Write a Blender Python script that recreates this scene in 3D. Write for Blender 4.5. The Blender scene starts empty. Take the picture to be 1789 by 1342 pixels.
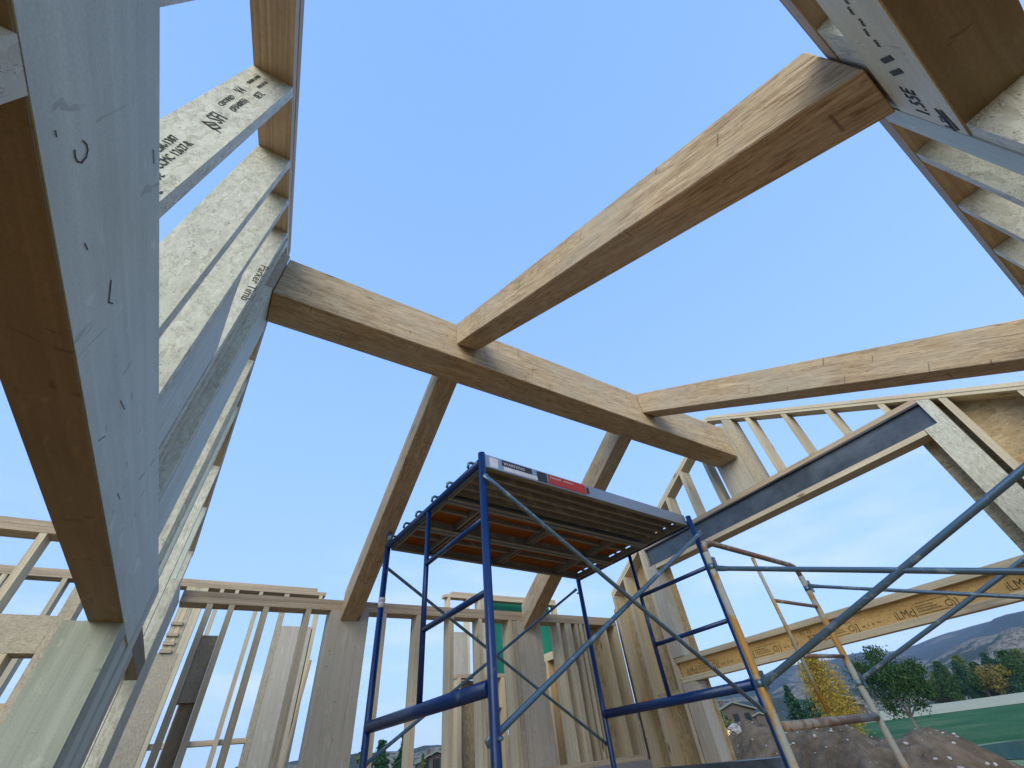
import bpy, bmesh, math, random
from mathutils import Vector, Matrix, noise
random.seed(7)
rnd = random.random
uni = random.uniform
S = 2.0            # metres per building unit
EYE = 1.5          # camera height above the subfloor, metres
FL = -EYE / S      # subfloor level in building units
T = 0.019          # lumber thickness (38 mm)
sc = bpy.context.scene
col = sc.collection

# ------------------------------------------------------------------ camera
R = ((0.8539, -0.5123, -0.0918), (0.2939, 0.6218, -0.7260), (0.4290, 0.5929, 0.6815))
r0 = Vector(R[0]).normalized()
r2 = Vector(R[2]); r2 = (r2 - r0 * r2.dot(r0)).normalized()
r1 = r2.cross(r0)
cam_d = bpy.data.cameras.new("camera")
cam = bpy.data.objects.new("camera", cam_d)
col.objects.link(cam)
cam_d.sensor_width = 36.0
cam_d.lens = 715.63 / 1789 * 36.0
cam_d.clip_start = 0.02
cam_d.clip_end = 20000
cm = Matrix.Identity(4)
for i in range(3):
    cm[i][0] = r0[i]; cm[i][1] = -r1[i]; cm[i][2] = -r2[i]
cm.translation = (0, 0, EYE)
cam.matrix_world = cm
sc.camera = cam

def ray(x, y):
    a = (x - 894.5) / 715.63; b = (y - 671) / 715.63
    return r0 * a + r1 * b + r2
def azel(x, y):
    d = ray(x, y)
    return math.atan2(d.y, d.x), math.atan2(d.z, math.hypot(d.x, d.y))
def V(x, y, z): return Vector((x, y, z))
def Wp(p): return Vector((p[0] * S, p[1] * S, p[2] * S + EYE))

# ------------------------------------------------------------------ materials
class NT:
    def __init__(s, name):
        s.m = bpy.data.materials.new(name); s.m.use_nodes = True
        s.t = s.m.node_tree; s.n = s.t.nodes; s.l = s.t.links
        s.n.clear()
        s.out = s.n.new("ShaderNodeOutputMaterial")
        s.b = s.n.new("ShaderNodeBsdfPrincipled")
        s.l.new(s.b.outputs[0], s.out.inputs[0])
    def new(s, typ, **kw):
        n = s.n.new(typ)
        for k, v in kw.items():
            if k in n.inputs.keys(): s.set(n.inputs[k], v)
            else: setattr(n, k, v)
        return n
    def set(s, inp, v):
        if isinstance(v, bpy.types.NodeSocket): s.l.new(v, inp)
        else: inp.default_value = v
    def coord(s, scale=(1, 1, 1), rot=(0, 0, 0), rand=True, kind="Object"):
        tc = s.n.new("ShaderNodeTexCoord"); mp = s.n.new("ShaderNodeMapping")
        src = tc.outputs[kind]
        if rand:
            oi = s.n.new("ShaderNodeObjectInfo")
            mu = s.new("ShaderNodeMath", operation='MULTIPLY'); s.l.new(oi.outputs["Random"], mu.inputs[0]); mu.inputs[1].default_value = 37.0
            ad = s.new("ShaderNodeVectorMath", operation='ADD'); s.l.new(src, ad.inputs[0]); s.l.new(mu.outputs[0], ad.inputs[1]); src = ad.outputs[0]
        s.l.new(src, mp.inputs[0]); mp.inputs["Scale"].default_value = scale; mp.inputs["Rotation"].default_value = rot
        return mp.outputs[0]
    def noise(s, vec, scale=5, detail=4, rough=.55, dist=0):
        n = s.n.new("ShaderNodeTexNoise"); s.l.new(vec, n.inputs["Vector"])
        n.inputs["Scale"].default_value = scale; n.inputs["Detail"].default_value = detail
        n.inputs["Roughness"].default_value = rough; n.inputs["Distortion"].default_value = dist
        return n.outputs[0]
    def vor(s, vec, scale=5, feature='F1', rnd=1.0):
        n = s.n.new("ShaderNodeTexVoronoi"); n.feature = feature; s.l.new(vec, n.inputs["Vector"])
        n.inputs["Scale"].default_value = scale; n.inputs["Randomness"].default_value = rnd
        return n
    def ramp(s, fac, stops, interp='LINEAR'):
        n = s.n.new("ShaderNodeValToRGB"); s.l.new(fac, n.inputs[0]); cr = n.color_ramp; cr.interpolation = interp
        while len(cr.elements) < len(stops): cr.elements.new(.5)
        for e, (p, c) in zip(cr.elements, stops):
            e.position = p
            e.color = (c, c, c, 1) if isinstance(c, (int, float)) else (c[0], c[1], c[2], 1)
        return n.outputs[0]
    def mix(s, fac, a, b, mode='MIX'):
        n = s.n.new("ShaderNodeMix"); n.data_type = 'RGBA'; n.blend_type = mode
        s.set(n.inputs[0], fac)
        for i, v in ((6, a), (7, b)):
            if isinstance(v, bpy.types.NodeSocket): s.l.new(v, n.inputs[i])
            else: n.inputs[i].default_value = (v[0], v[1], v[2], 1)
        return n.outputs[2]
    def math(s, op, a, b=0.0):
        n = s.n.new("ShaderNodeMath"); n.operation = op
        s.set(n.inputs[0], a); s.set(n.inputs[1], b)
        return n.outputs[0]
    def bump(s, h, strength=.3, dist=.01, prev=None):
        n = s.n.new("ShaderNodeBump"); n.inputs["Strength"].default_value = strength; n.inputs["Distance"].default_value = dist
        s.l.new(h, n.inputs["Height"])
        if prev: s.l.new(prev, n.inputs["Normal"])
        return n.outputs[0]
    def done(s, color=None, rough=.7, metal=0.0, normal=None, spec=None):
        if color is not None:
            if isinstance(color, bpy.types.NodeSocket): s.l.new(color, s.b.inputs["Base Color"])
            else: s.b.inputs["Base Color"].default_value = (*color, 1)
        s.set(s.b.inputs["Roughness"], rough); s.set(s.b.inputs["Metallic"], metal)
        if spec is not None: s.b.inputs["Specular IOR Level"].default_value = spec
        if normal: s.l.new(normal, s.b.inputs["Normal"])
        return s.m

def tint(t, c, amt=.22):
    """per-piece brightness difference from the object's random number"""
    oi = t.n.new("ShaderNodeObjectInfo")
    f = t.math('MULTIPLY_ADD', oi.outputs["Random"], amt)
    t.n[-1].inputs[2].default_value = 1 - amt / 2
    h = t.n.new("ShaderNodeHueSaturation"); t.l.new(f, h.inputs["Value"]); t.l.new(c, h.inputs["Color"])
    return h.outputs[0]

def mat_lumber(name, a, b, dark, knots=True, amt=.25):
    t = NT(name)
    g = t.noise(t.coord((1.0, 22, 22)), 2.2, 6, .6, .6)
    c = t.ramp(g, [(.3, a), (.7, b)])
    st = t.noise(t.coord((.7, 70, 70)), 2, 3, .5)
    c = t.mix(t.ramp(st, [(.44, .0), (.62, .45)]), c, dark)
    blot = t.noise(t.coord((1, 3, 3)), 1.6, 3, .6)
    c = t.mix(t.ramp(blot, [(.5, 0), (.8, .5)]), c, dark)
    if knots:
        kv = t.vor(t.coord((1.0, 3.2, 3.2)), 1.9)
        k = t.ramp(kv.outputs["Distance"], [(.035, 1), (.10, 0)])
        c = t.mix(k, c, (.10, .05, .025))
    mill = t.noise(t.coord((60, 60, 60)), 1, 2)
    c = t.mix(t.ramp(mill, [(.35, .18), (.6, 0)]), c, dark)
    n = t.bump(g, .25, .003)
    return t.done(tint(t, c, amt), .78, 0, n, .25)

def mat_timber():
    t = NT("rough sawn timber")
    g = t.noise(t.coord((1.3, 13, 13)), 1.8, 9, .66, 1.0)
    c = t.ramp(g, [(.28, (.36, .265, .15)), (.5, (.50, .385, .23)), (.72, (.62, .50, .335))])
    w = t.noise(t.coord((3.4, 40, 40)), 1.5, 9, .74, 2.4)
    c = t.mix(t.ramp(w, [(.37, .95), (.46, .4), (.53, 0)]), c, (.20, .125, .062))
    # drying checks: thin wandering dark lines that run with the grain and step across it
    cms = []
    for sc2, off in (((1.6, 24, 24), .5), ((2.8, 34, 34), .47)):
        ck = t.noise(t.coord(sc2), 2.0, 4, .6, 2.6)
        chk = t.ramp(ck, [(off - .009, 0), (off, 1), (off + .009, 0)])
        msk = t.ramp(t.noise(t.coord((2.2, 7, 7)), 1.7, 3), [(.42, 0), (.52, 1)])
        cms.append(t.math('MULTIPLY', chk, msk))
    cm_ = t.math('MAXIMUM', cms[0], cms[1])
    c = t.mix(cm_, c, (.10, .058, .030))
    # short saw and pencil ticks across the grain
    for q in ((3.0, 6.5, 6.5), (4.2, 9.0, 9.0)):
        tv = t.vor(t.coord(q), 1.0)
        sx = t.n.new("ShaderNodeSeparateXYZ"); t.l.new(tv.outputs["Position"], sx.inputs[0])
        tc = t.n.new("ShaderNodeSeparateXYZ"); t.l.new(t.coord(q), tc.inputs[0])
        dx = t.math('ABSOLUTE', t.math('SUBTRACT', tc.outputs[0], sx.outputs[0]))
        tick = t.math('MULTIPLY', t.ramp(dx, [(.006, 1), (.014, 0)]), t.ramp(tv.outputs["Distance"], [(.20, 1), (.24, 0)]))
        tick = t.math('MULTIPLY', tick, t.ramp(tv.outputs["Color"], [(.34, 0), (.36, .8)]))
        c = t.mix(tick, c, (.13, .08, .045))
    kv = t.vor(t.coord((.8, 2.4, 2.4)), 1.7)
    ring = t.ramp(kv.outputs["Distance"], [(.028, 1), (.05, .35), (.12, 0)])
    c = t.mix(ring, c, (.08, .04, .02))
    weather = t.noise(t.coord((1, 1.5, 1.5)), 1.8, 5, .65)
    c = t.mix(t.ramp(weather, [(.42, 0), (.7, .6)]), c, (.40, .375, .30))
    n = t.bump(w, .45, .003)
    n = t.bump(cm_, .6, -.004, n) if False else n
    return t.done(tint(t, c, .12), .85, 0, n, .2)

def mat_strand(name, base, light, dark, sc_=1.0, amt=.12, warm=None, fleck=1.0):
    """pressed wood strands: overlapping flat flakes at several angles with dark crevices between them"""
    t = NT(name)
    c = None; hs = None
    for i, ang in enumerate((0.15, .75, -.55, 1.35)):
        wob = t.n.new("ShaderNodeTexNoise"); t.l.new(t.coord((9 * sc_,) * 3), wob.inputs["Vector"]); wob.inputs["Scale"].default_value = 1.0
        ad = t.n.new("ShaderNodeVectorMath"); ad.operation = 'MULTIPLY_ADD'; t.l.new(wob.outputs["Color"], ad.inputs[0]); ad.inputs[1].default_value = (.05, .05, .05)
        t.l.new(t.coord((1, 1, 1)), ad.inputs[2])
        mp = t.n.new("ShaderNodeMapping"); mp.inputs["Scale"].default_value = (19 * sc_, 62 * sc_, 62 * sc_); mp.inputs["Rotation"].default_value = (ang * .5, 0, ang)
        t.l.new(ad.outputs[0], mp.inputs[0])
        v = t.vor(mp.outputs[0], 1.0 + .17 * i)
        sep = t.n.new("ShaderNodeSeparateColor"); t.l.new(v.outputs["Color"], sep.inputs[0])
        lo = tuple(p * .5 + q * .5 for p, q in zip(dark, base))
        mid = tuple(p * .55 + q * .45 for p, q in zip(base, light))
        ci = t.ramp(sep.outputs[0], [(.0, lo), (.25, base), (.7, mid), (1, light)])
        if c is None: c, hs = ci, sep.outputs[1]
        else: c = t.mix(t.ramp(sep.outputs[2], [(.55, 0), (.6, 1)]), c, ci)
    for k, (q, m0) in enumerate((((34, 50, 50), .46), ((60, 84, 84), .44))):
        ln = t.noise(t.coord(tuple(z * sc_ for z in q), (0, 0, .6 * k)), 1.0, 2, .5, 1.6)
        l_ = t.ramp(ln, [(.478, 0), (.5, 1), (.522, 0)])
        ms = t.ramp(t.noise(t.coord((16 * sc_, 22 * sc_, 22 * sc_)), 1.0 + k, 3, .6), [(m0 + .03, 0), (m0 + .08, .85 * fleck)])
        c = t.mix(t.math('MULTIPLY', l_, ms), c, tuple(z * .30 for z in base))
    big = t.noise(t.coord((1, 1, 1)), 2.2, 4)
    if warm: c = t.mix(t.ramp(big, [(.45, 0), (.7, .7)]), c, warm)
    else: c = t.mix(t.ramp(big, [(.5, 0), (.8, .35)]), c, dark)
    n = t.bump(hs, .18, .002)
    return t.done(tint(t, c, amt), .72, 0, n, .3)

def mat_lvl(name, a, b, dark):
    t = NT(name)
    g = t.noise(t.coord((.9, 30, 30)), 1.4, 6, .6, .3)
    c = t.ramp(g, [(.3, a), (.7, b)])
    blot = t.noise(t.coord((1.6, 5, 5)), 1.3, 4, .6)
    c = t.mix(t.ramp(blot, [(.52, 0), (.75, .45)]), c, dark)
    sp = t.vor(t.coord((5, 14, 14)), 1.0)
    c = t.mix(t.ramp(sp.outputs["Distance"], [(.05, .6), (.09, 0)]), c, dark)
    gr = t.noise(t.coord((260, 260, 260)), 1, 1)
    c = t.mix(t.ramp(gr, [(.3, .25), (.7, 0)]), c, dark)
    dr = t.noise(t.coord((9, 26, 26), (0, 0, 1.2)), 1.0, 5, .6, .8)
    c = t.mix(t.ramp(dr, [(.60, 0), (.66, .35)]), c, tuple(min(1, z * 1.25) for z in b))
    sc3 = t.noise(t.coord((26, 8, 8)), 1.0, 3, .6, 1.2)
    c = t.mix(t.ramp(sc3, [(.30, .6), (.34, 0)]), c, dark)
    return t.done(tint(t, c, .1), .62, 0, t.bump(g, .12, .002), .35)

def mat_metal(name, colr, wear, wamt=.55, rough=.35, metal=.0, wsc=6, soft=.06):
    t = NT(name)
    n1 = t.noise(t.coord((1, 1, 1)), wsc, 6, .68, .4)
    n2 = t.noise(t.coord((3, 12, 12)), wsc * 1.3, 4, .6)
    k = t.ramp(n1, [(wamt, 0), (wamt + soft, 1)])
    c = t.mix(k, colr, wear)
    c = t.mix(t.ramp(n2, [(.55, 0), (.75, .35)]), c, tuple(x * .35 for x in colr))
    r = t.ramp(k, [(0, rough), (1, min(.85, rough + .3))])
    return t.done(c, r, metal, t.bump(n1, .15, .002), .5)

M = {}
M['timber'] = mat_timber()
M['lumber'] = mat_lumber("spruce lumber", (.52, .46, .31), (.63, .57, .41), (.34, .26, .16))
M['plate'] = mat_lumber("spruce plate", (.44, .35, .23), (.57, .47, .33), (.26, .18, .11))
M['new_lumber'] = mat_lumber("fresh pale lumber", (.60, .49, .30), (.68, .57, .38), (.45, .33, .18), False, .1)
M['strand'] = mat_strand("laminated strand lumber", (.53, .53, .42), (.63, .635, .52), (.34, .33, .24))
M['lumber_shaded'] = mat_lvl("shade-painted lumber", (.27, .31, .24), (.40, .43, .34), (.15, .17, .12))  # low post's dim light is put into the colour, with dirt streaks
M['strand_small'] = mat_strand("fine strand lumber", (.40, .35, .25), (.48, .43, .32), (.28, .23, .15), 1.8, .12)
M['osb'] = mat_strand("osb sheathing", (.38, .30, .17), (.50, .42, .26), (.22, .15, .08), .8, .1, (.33, .22, .10))
M['osb_orange'] = mat_strand("orange osb", (.46, .25, .07), (.55, .33, .12), (.32, .15, .04), .8, .1)
M['subfloor'] = mat_strand("orange subfloor panels", (.40, .185, .045), (.48, .235, .065), (.27, .12, .03), .8, .1)  # unseen floor; orange deepened to warm the light bounced onto undersides
M['lvl'] = mat_lvl("veneer lumber side", (.47, .53, .44), (.57, .63, .53), (.29, .32, .26))
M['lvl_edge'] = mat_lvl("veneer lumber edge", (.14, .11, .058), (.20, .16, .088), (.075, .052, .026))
M['brown_board'] = mat_lvl('brown board', (.34, .27, .16), (.44, .36, .23), (.22, .17, .09))
M['lvl_post'] = mat_lvl("veneer lumber post", (.40, .37, .29), (.50, .47, .38), (.26, .22, .16))
M['web'] = mat_strand("joist web", (.52, .34, .12), (.60, .42, .18), (.38, .22, .07), 2.2, .05)
M['blue'] = mat_metal("blue enamel", (.003, .027, .115), (.05, .10, .14), .62, .32, .15, 9)
M['galv'] = mat_metal("galvanised tube", (.10, .17, .22), (.22, .30, .33), .56, .38, .6, 14)
M['yellow'] = mat_metal("worn yellow enamel", (.36, .19, .035), (.30, .31, .26), .47, .55, .1, 4)
M['rusty'] = mat_metal("rusty brown tube", (.20, .125, .08), (.28, .27, .23), .50, .6, .25, 9)
M['steel'] = mat_metal("black mill steel", (.050, .066, .083), (.12, .155, .19), .40, .42, .3, 3.0, .38)
M['alu'] = mat_metal("scuffed aluminium", (.30, .33, .36), (.42, .45, .5), .6, .42, .8, 9)
M['alu_dark'] = mat_metal("dirty aluminium deck", (.21, .21, .175), (.32, .31, .26), .55, .6, .15, 8)
M['ply'] = mat_lumber("orange plywood", (.27, .095, .020), (.35, .13, .03), (.15, .05, .015), True, .1)
def flat(name, c, r=.8):
    t = NT(name); n = t.noise(t.coord((1, 1, 1)), 30, 3)
    cc = t.mix(t.ramp(n, [(.35, .3), (.65, 0)]), c, tuple(x * .6 for x in c))
    return t.done(cc, r, 0, None, .3)
M['ink'] = flat("black stamp ink", (.06, .065, .06))
M['pencil'] = flat("dark pencil", (.06, .055, .05))
M['red'] = flat("red sticker", (.38, .035, .03), .45)
M['white'] = flat("white sticker", (.55, .56, .58), .45)
M['black'] = flat("black sticker", (.03, .03, .035), .45)
M['tape'] = flat("grey tape", (.55, .56, .58), .6)
M['concrete'] = flat("foundation concrete", (.28, .28, .27))
def mat_green():
    t = NT("green sheathing")
    n = t.noise(t.coord((1, 1, 1)), 3, 4)
    c = t.ramp(n, [(.3, (.0, .15, .085)), (.7, (.01, .21, .125))])
    st = t.vor(t.coord((3, 9, 9)), 2.0)
    c = t.mix(t.ramp(st.outputs["Distance"], [(.02, .5), (.05, 0)]), c, (.003, .05, .03))
    return t.done(c, .6)
M['green'] = mat_green()

# ------------------------------------------------------------------ builders
WM = {}
def link(o, parent, M4):
    col.objects.link(o)
    WM[o] = M4
    if parent is not None:
        o.parent = parent
        o.matrix_basis = WM[parent].inverted() @ M4
    else:
        o.matrix_basis = M4
    return o
def tag(o, label=None, cat=None, group=None, kind=None):
    if label: o['label'] = label
    if cat: o['category'] = cat
    if group: o['group'] = group
    if kind: o['kind'] = kind
    return o
def thing(name, label, cat, at, group=None):
    o = bpy.data.objects.new(name, None); o.empty_display_size = .2
    link(o, None, Matrix.Translation(Wp(at)))
    return tag(o, label, cat, group)
def mesh_obj(name, bm, mat, parent, M4, smooth=False):
    bmesh.ops.recalc_face_normals(bm, faces=bm.faces)
    me = bpy.data.meshes.new(name); bm.to_mesh(me); bm.free()
    for m in (mat if isinstance(mat, (list, tuple)) else [mat]): me.materials.append(M[m] if isinstance(m, str) else m)
    if smooth:
        for p in me.polygons: p.use_smooth = True
    o = bpy.data.objects.new(name, me)
    return link(o, parent, M4)
def solid(name, poly, extr, grain, mat, parent=None, bevel=.002, wav=0.0):
    """prism: a flat outline (building units) pushed along extr; local X runs with the grain"""
    P = [Wp(p) for p in poly]; e = Vector(extr) * S
    g = Vector(grain).normalized(); n = e.normalized()
    if abs(g.dot(n)) > .98: g = (P[1] - P[0]).normalized()
    g = (g - n * g.dot(n)).normalized(); v = n.cross(g)
    M4 = Matrix((( g.x, v.x, n.x, P[0].x), (g.y, v.y, n.y, P[0].y), (g.z, v.z, n.z, P[0].z), (0, 0, 0, 1)))
    bm = bmesh.new(); h = e.length
    a = [bm.verts.new(((p - P[0]).dot(g), (p - P[0]).dot(v), 0)) for p in P]
    b = [bm.verts.new((q.co.x, q.co.y, h)) for q in a]
    k = len(a)
    bm.faces.new(a); bm.faces.new(b[::-1])
    for i in range(k): bm.faces.new((a[i], a[(i + 1) % k], b[(i + 1) % k], b[i]))
    if wav:
        # rough-sawn stick: cut across the grain often and let the arrises wander a little
        x0 = min(q.co.x for q in a); x1 = max(q.co.x for q in a); x = x0 + .06
        while x < x1 - .03:
            bmesh.ops.bisect_plane(bm, geom=bm.verts[:] + bm.edges[:] + bm.faces[:], plane_co=(x, 0, 0), plane_no=(1, 0, 0)); x += .06
        sd = uni(0, 99)
        for q in bm.verts:
            s1 = 1 if q.co.y > .01 else 0; s2 = 1 if q.co.z > h / 2 else 0
            q.co.y += wav * noise.noise((q.co.x * 1.7 + sd, s1 * 7.3, s2 * 3.7))
            q.co.z += wav * noise.noise((q.co.x * 1.7 + sd, s1 * 5.3 + 20, s2 * 9.7))
    if wav: bmesh.ops.recalc_face_normals(bm, faces=bm.faces)
    if bevel:
        es = [ed for ed in bm.edges if len(ed.link_faces) == 2 and ed.calc_face_angle(0) > .5]
        bmesh.ops.bevel(bm, geom=es, offset=bevel, segments=1, affect='EDGES')
    return mesh_obj(name, bm, mat, parent, M4)
def box(name, x0, x1, y0, y1, z0, z1, grain, mat, parent=None, bevel=.002, wav=0.0):
    g = {'x': (1, 0, 0), 'y': (0, 1, 0), 'z': (0, 0, 1)}[grain]
    if grain == 'x': return solid(name, [(x0, y0, z0), (x0, y1, z0), (x0, y1, z1), (x0, y0, z1)][::1] if False else [(x0, y0, z0), (x1, y0, z0), (x1, y0, z1), (x0, y0, z1)], (0, y1 - y0, 0), g, mat, parent, bevel, wav)
    return solid(name, [(x0, y0, z0), (x0, y1, z0), (x0, y1, z1), (x0, y0, z1)], (x1 - x0, 0, 0), g, mat, parent, bevel, wav)
def tube(name, pts, r, mat, parent=None, seg=12, flats=None, raw=False):
    """round tube through points (building units); r in units; flats: per-point squash"""
    P = [Wp(p) for p in pts] if not raw else [Vector(p) for p in pts]
    o0 = P[0]; k = len(P)
    rr = [(r if not isinstance(r, (list, tuple)) else r[i]) * (S if not raw else 1) for i in range(k)]
    bm = bmesh.new(); rings = []
    d0 = (P[1] - P[0]).normalized()
    up = Vector((0, 0, 1)) if abs(d0.z) < .9 else Vector((0, 1, 0))
    x = d0.cross(up).normalized()
    for i in range(k):
        d = ((P[min(i + 1, k - 1)] - P[i]).normalized() + (P[i] - P[max(i - 1, 0)]).normalized())
        d = d.normalized() if d.length > 1e-6 else d0
        x = (x - d * x.dot(d)).normalized(); y = d.cross(x)
        f = flats[i] if flats else 1.0
        rings.append([bm.verts.new(P[i] - o0 + x * (math.cos(a) * rr[i] * f) + y * (math.sin(a) * rr[i] * (1 + (1 - f) * .35))) for a in [2 * math.pi * j / seg for j in range(seg)]])
    for i in range(k - 1):
        for j in range(seg):
            bm.faces.new((rings[i][j], rings[i][(j + 1) % seg], rings[i + 1][(j + 1) % seg], rings[i + 1][j]))
    c0 = [f for f in (bm.faces.new(rings[0][::-1]), bm.faces.new(rings[-1]))]
    for f in bm.faces: f.smooth = True
    for f in c0: f.smooth = False
    g = d0; n = x - g * x.dot(g)
    me_o = mesh_obj(name, bm, mat, parent, Matrix.Translation(o0))
    return me_o
def text(s, org, xd, up, size, mat, parent, name="lettering", stretch=1.0, off=.0012):
    """ink lettering as a thin flat mesh lying on a surface"""
    cu = bpy.data.curves.new("t", 'FONT'); cu.body = s; cu.size = size * S; cu.extrude = .0004; cu.resolution_u = 2
    tmp = bpy.data.objects.new("t", cu); col.objects.link(tmp)
    dg = bpy.context.evaluated_depsgraph_get(); dg.update()
    me = bpy.data.meshes.new_from_object(tmp.evaluated_get(dg))
    bpy.data.objects.remove(tmp); bpy.data.curves.remove(cu)
    me.name = name; me.materials.clear(); me.materials.append(M[mat])
    x = Vector(xd).normalized(); n = x.cross(Vector(up)).normalized(); y = n.cross(x)
    p = Wp(org) + n * off
    M4 = Matrix(((x.x * stretch, y.x, n.x, p.x), (x.y * stretch, y.y, n.y, p.y), (x.z * stretch, y.z, n.z, p.z), (0, 0, 0, 1)))
    o = bpy.data.objects.new(name, me)
    return link(o, parent, M4)
def mark(name, segs, w, mat, parent, nrm, off=.001):
    """hand-drawn strokes: list of polylines (building units) lying on a surface with normal nrm; w in metres"""
    bm = bmesh.new(); n = Vector(nrm).normalized(); o0 = Wp(segs[0][0])
    for pl in segs:
        P = [Wp(p) - o0 + n * off for p in pl]
        for a, b in zip(P, P[1:]):
            d = (b - a).normalized(); s_ = d.cross(n) * w / 2; a2 = a - d * w * .4; b2 = b + d * w * .4
            vs = [bm.verts.new(q) for q in (a2 - s_, b2 - s_, b2 + s_, a2 + s_)]
            vt = [bm.verts.new(q.co + n * .0004) for q in vs]
            bm.faces.new(vs[::-1]); bm.faces.new(vt)
            for i in range(4): bm.faces.new((vs[i], vs[(i + 1) % 4], vt[(i + 1) % 4], vt[i]))
    return mesh_obj(name, bm, mat, parent, Matrix.Translation(o0))

TAN = .588
RY = .8945                      # ridge centre line
def roofz(y, top=1.295): return top - TAN * abs(y - RY)

# ------------------------------------------------------------------ ridge beam and rafters
o = box('ridge_beam', -.152, 1.897, .838, .951, 1.0, 1.172, 'x', 'timber', None, .0035, .0016)
tag(o, 'long horizontal sawn timber ridge beam crossing the open roof between the two gables', 'roof beam')
def rafter(x0, x1, near, label):
    if near:
        poly = [(x0, .836, 1.0635), (x0, .836, 1.171), (x0, -.21, 1.171 - TAN * 1.046), (x0, -.21, 1.0635 - TAN * 1.046)]
        if True: poly = [(x0, .836, 1.0635), (x0, .836, 1.171), (x0, -.1375, 1.171 - TAN * .9735), (x0, -.1375, 1.0635 - TAN * .9735)]
        g = (0, 1, TAN)
    else:
        poly = [(x0, .953, 1.0635), (x0, .953, 1.171), (x0, 1.9205, 1.171 - TAN * .9675), (x0, 1.9205, 1.0635 - TAN * .9675)]
        g = (0, 1, -TAN)
    o = solid('timber_rafter', poly, (x1 - x0, 0, 0), g, 'timber', None, .0035, .0016)
    return tag(o, label, 'rafter', 'sawn timber rafters meeting the ridge beam')
rafter(.396, .472, True, 'big sawn timber rafter running up to the top right corner of the picture')
rafter(1.277, 1.352, True, 'timber rafter with a dark knot, leaving the picture at mid right above the gable wall')
rafter(.396, .471, False, 'timber rafter falling from the ridge to the far wall left of the blue scaffold')
rafter(1.272, 1.347, False, 'timber rafter falling to the far wall behind the scaffold platform')

# ------------------------------------------------------------------ wall helpers
def rake(wall, x0, x1, y0, y1, th=T, gap=.0, mat='plate', top=1.295):
    """one sloping plate between y0 and y1, split at the ridge"""
    v = th * 1.16
    for a, b, s in ((y0, min(y1, RY), 1), (max(y0, RY), y1, -1)):
        if b <= a: continue
        za, zb = roofz(a, top), roofz(b, top)
        solid('top_plate', [(x0, a, za), (x0, b, zb), (x0, b, zb - v), (x0, a, za - v)], (x1 - x0, 0, 0), (0, 1, TAN * s), mat, wall)
def stud_y(wall, y0, x0, x1, z0, z1, w=T, mat='lumber', name='stud'):
    return box(name, x0, x1, y0, y0 + w, z0, z1, 'z', mat, wall)
def rstud(wall, y0, x0, x1, z0, w=T, mat='lumber', drop=.045, name='stud', topv=1.295):
    """stud whose top is cut to the roof slope"""
    za = roofz(y0, topv) - drop; zb = roofz(y0 + w, topv) - drop
    if y0 < RY < y0 + w: za = zb = min(za, zb)
    return solid(name, [(x0, y0, z0), (x0, y0 + w, z0), (x0, y0 + w, zb), (x0, y0, za)], (x1 - x0, 0, 0), (0, 0, 1), mat, wall)

# ------------------------------------------------------------------ right gable wall
XR, XO = 1.905, 1.975
gw = thing('gable_wall', 'right gable wall with a black steel beam and a wide opening onto the hills', 'framed wall', (1.94, .9, FL))
rake(gw, XR, XO, -.30, 1.905, .014, mat='lumber')
rake(gw, XR + .002, XO, -.30, 1.905, .012, mat='lumber', top=1.2786)
DR = .034
for y in (.247, .402, .553, .700): rstud(gw, y, XR, XO, .8465, drop=DR)
for y in (1.007, 1.160, 1.302, 1.452): rstud(gw, y, XR, XO, .8465, drop=DR)
rstud(gw, .7845, XR, XO, .8465, .0425, 'strand_small', DR)
for i in range(4):   # ply post below the ridge end
    box('post', XR + .0005 * (i % 2), XO, .8285 + i * .0340, .8285 + i * .0340 + .0335, .8465, 1.20, 'z', 'lvl_post', gw)
box('sill_plate', XR, XO + .004, .170, 1.598, .8265, .8455, 'y', 'plate', gw)
st = thing('steel_beam', 'black steel beam lying across the opening in the right gable wall', 'steel beam', (1.94, .9, .735))
def ibeam():
    bm = bmesh.new(); L = (1.572 - .171) * S; h = .0905 * S; w = .068 * S; tf = .009; tw = .008
    prof = [(-w / 2, 0), (w / 2, 0), (w / 2, tf), (-w / 2 + .024 + tw, tf), (-w / 2 + .024 + tw, h - tf), (w / 2, h - tf), (w / 2, h), (-w / 2, h), (-w / 2, h - tf), (-w / 2 + .024, h - tf), (-w / 2 + .024, tf), (-w / 2, tf)]
    a = [bm.verts.new((0, -p, q)) for p, q in prof]; b = [bm.verts.new((L, -p, q)) for p, q in prof]
    bm.faces.new(a); bm.faces.new(b[::-1])
    for i in range(12): bm.faces.new((a[i], a[(i + 1) % 12], b[(i + 1) % 12], b[i]))
    p = Wp((1.9405, .171, .7345))
    return mesh_obj('flanged_section', bm, 'steel', st, Matrix(((0, -1, 0, p.x), (1, 0, 0, p.y), (0, 0, 1, p.z), (0, 0, 0, 1))))
ibeam()
box('head_plate', XR, XO, .213, 1.529, .7135, .7325, 'y', 'lumber', gw)
# near jamb: wide strand post, notched round the steel
solid('post', [(XR - .002, .1375, FL), (XR - .002, .2105, FL), (XR - .002, .2105, .7325), (XR - .002, .1695, .7325), (XR - .002, .1695, roofz(.1695) - DR), (XR - .002, .1375, roofz(.1375) - DR)], (.072, 0, 0), (0, 0, 1), 'strand', gw)
for y in (.0995, -.055, -.205): rstud(gw, y, XR, XO, FL, drop=DR)
solid('sheathing', [(XO + .001, -.30, FL), (XO + .001, .256, FL), (XO + .001, .256, .98 - .07), (XO + .001, -.30, roofz(-.3) - .02)], (.006, 0, 0), (0, 1, 0), 'osb', gw, .0005)
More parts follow.
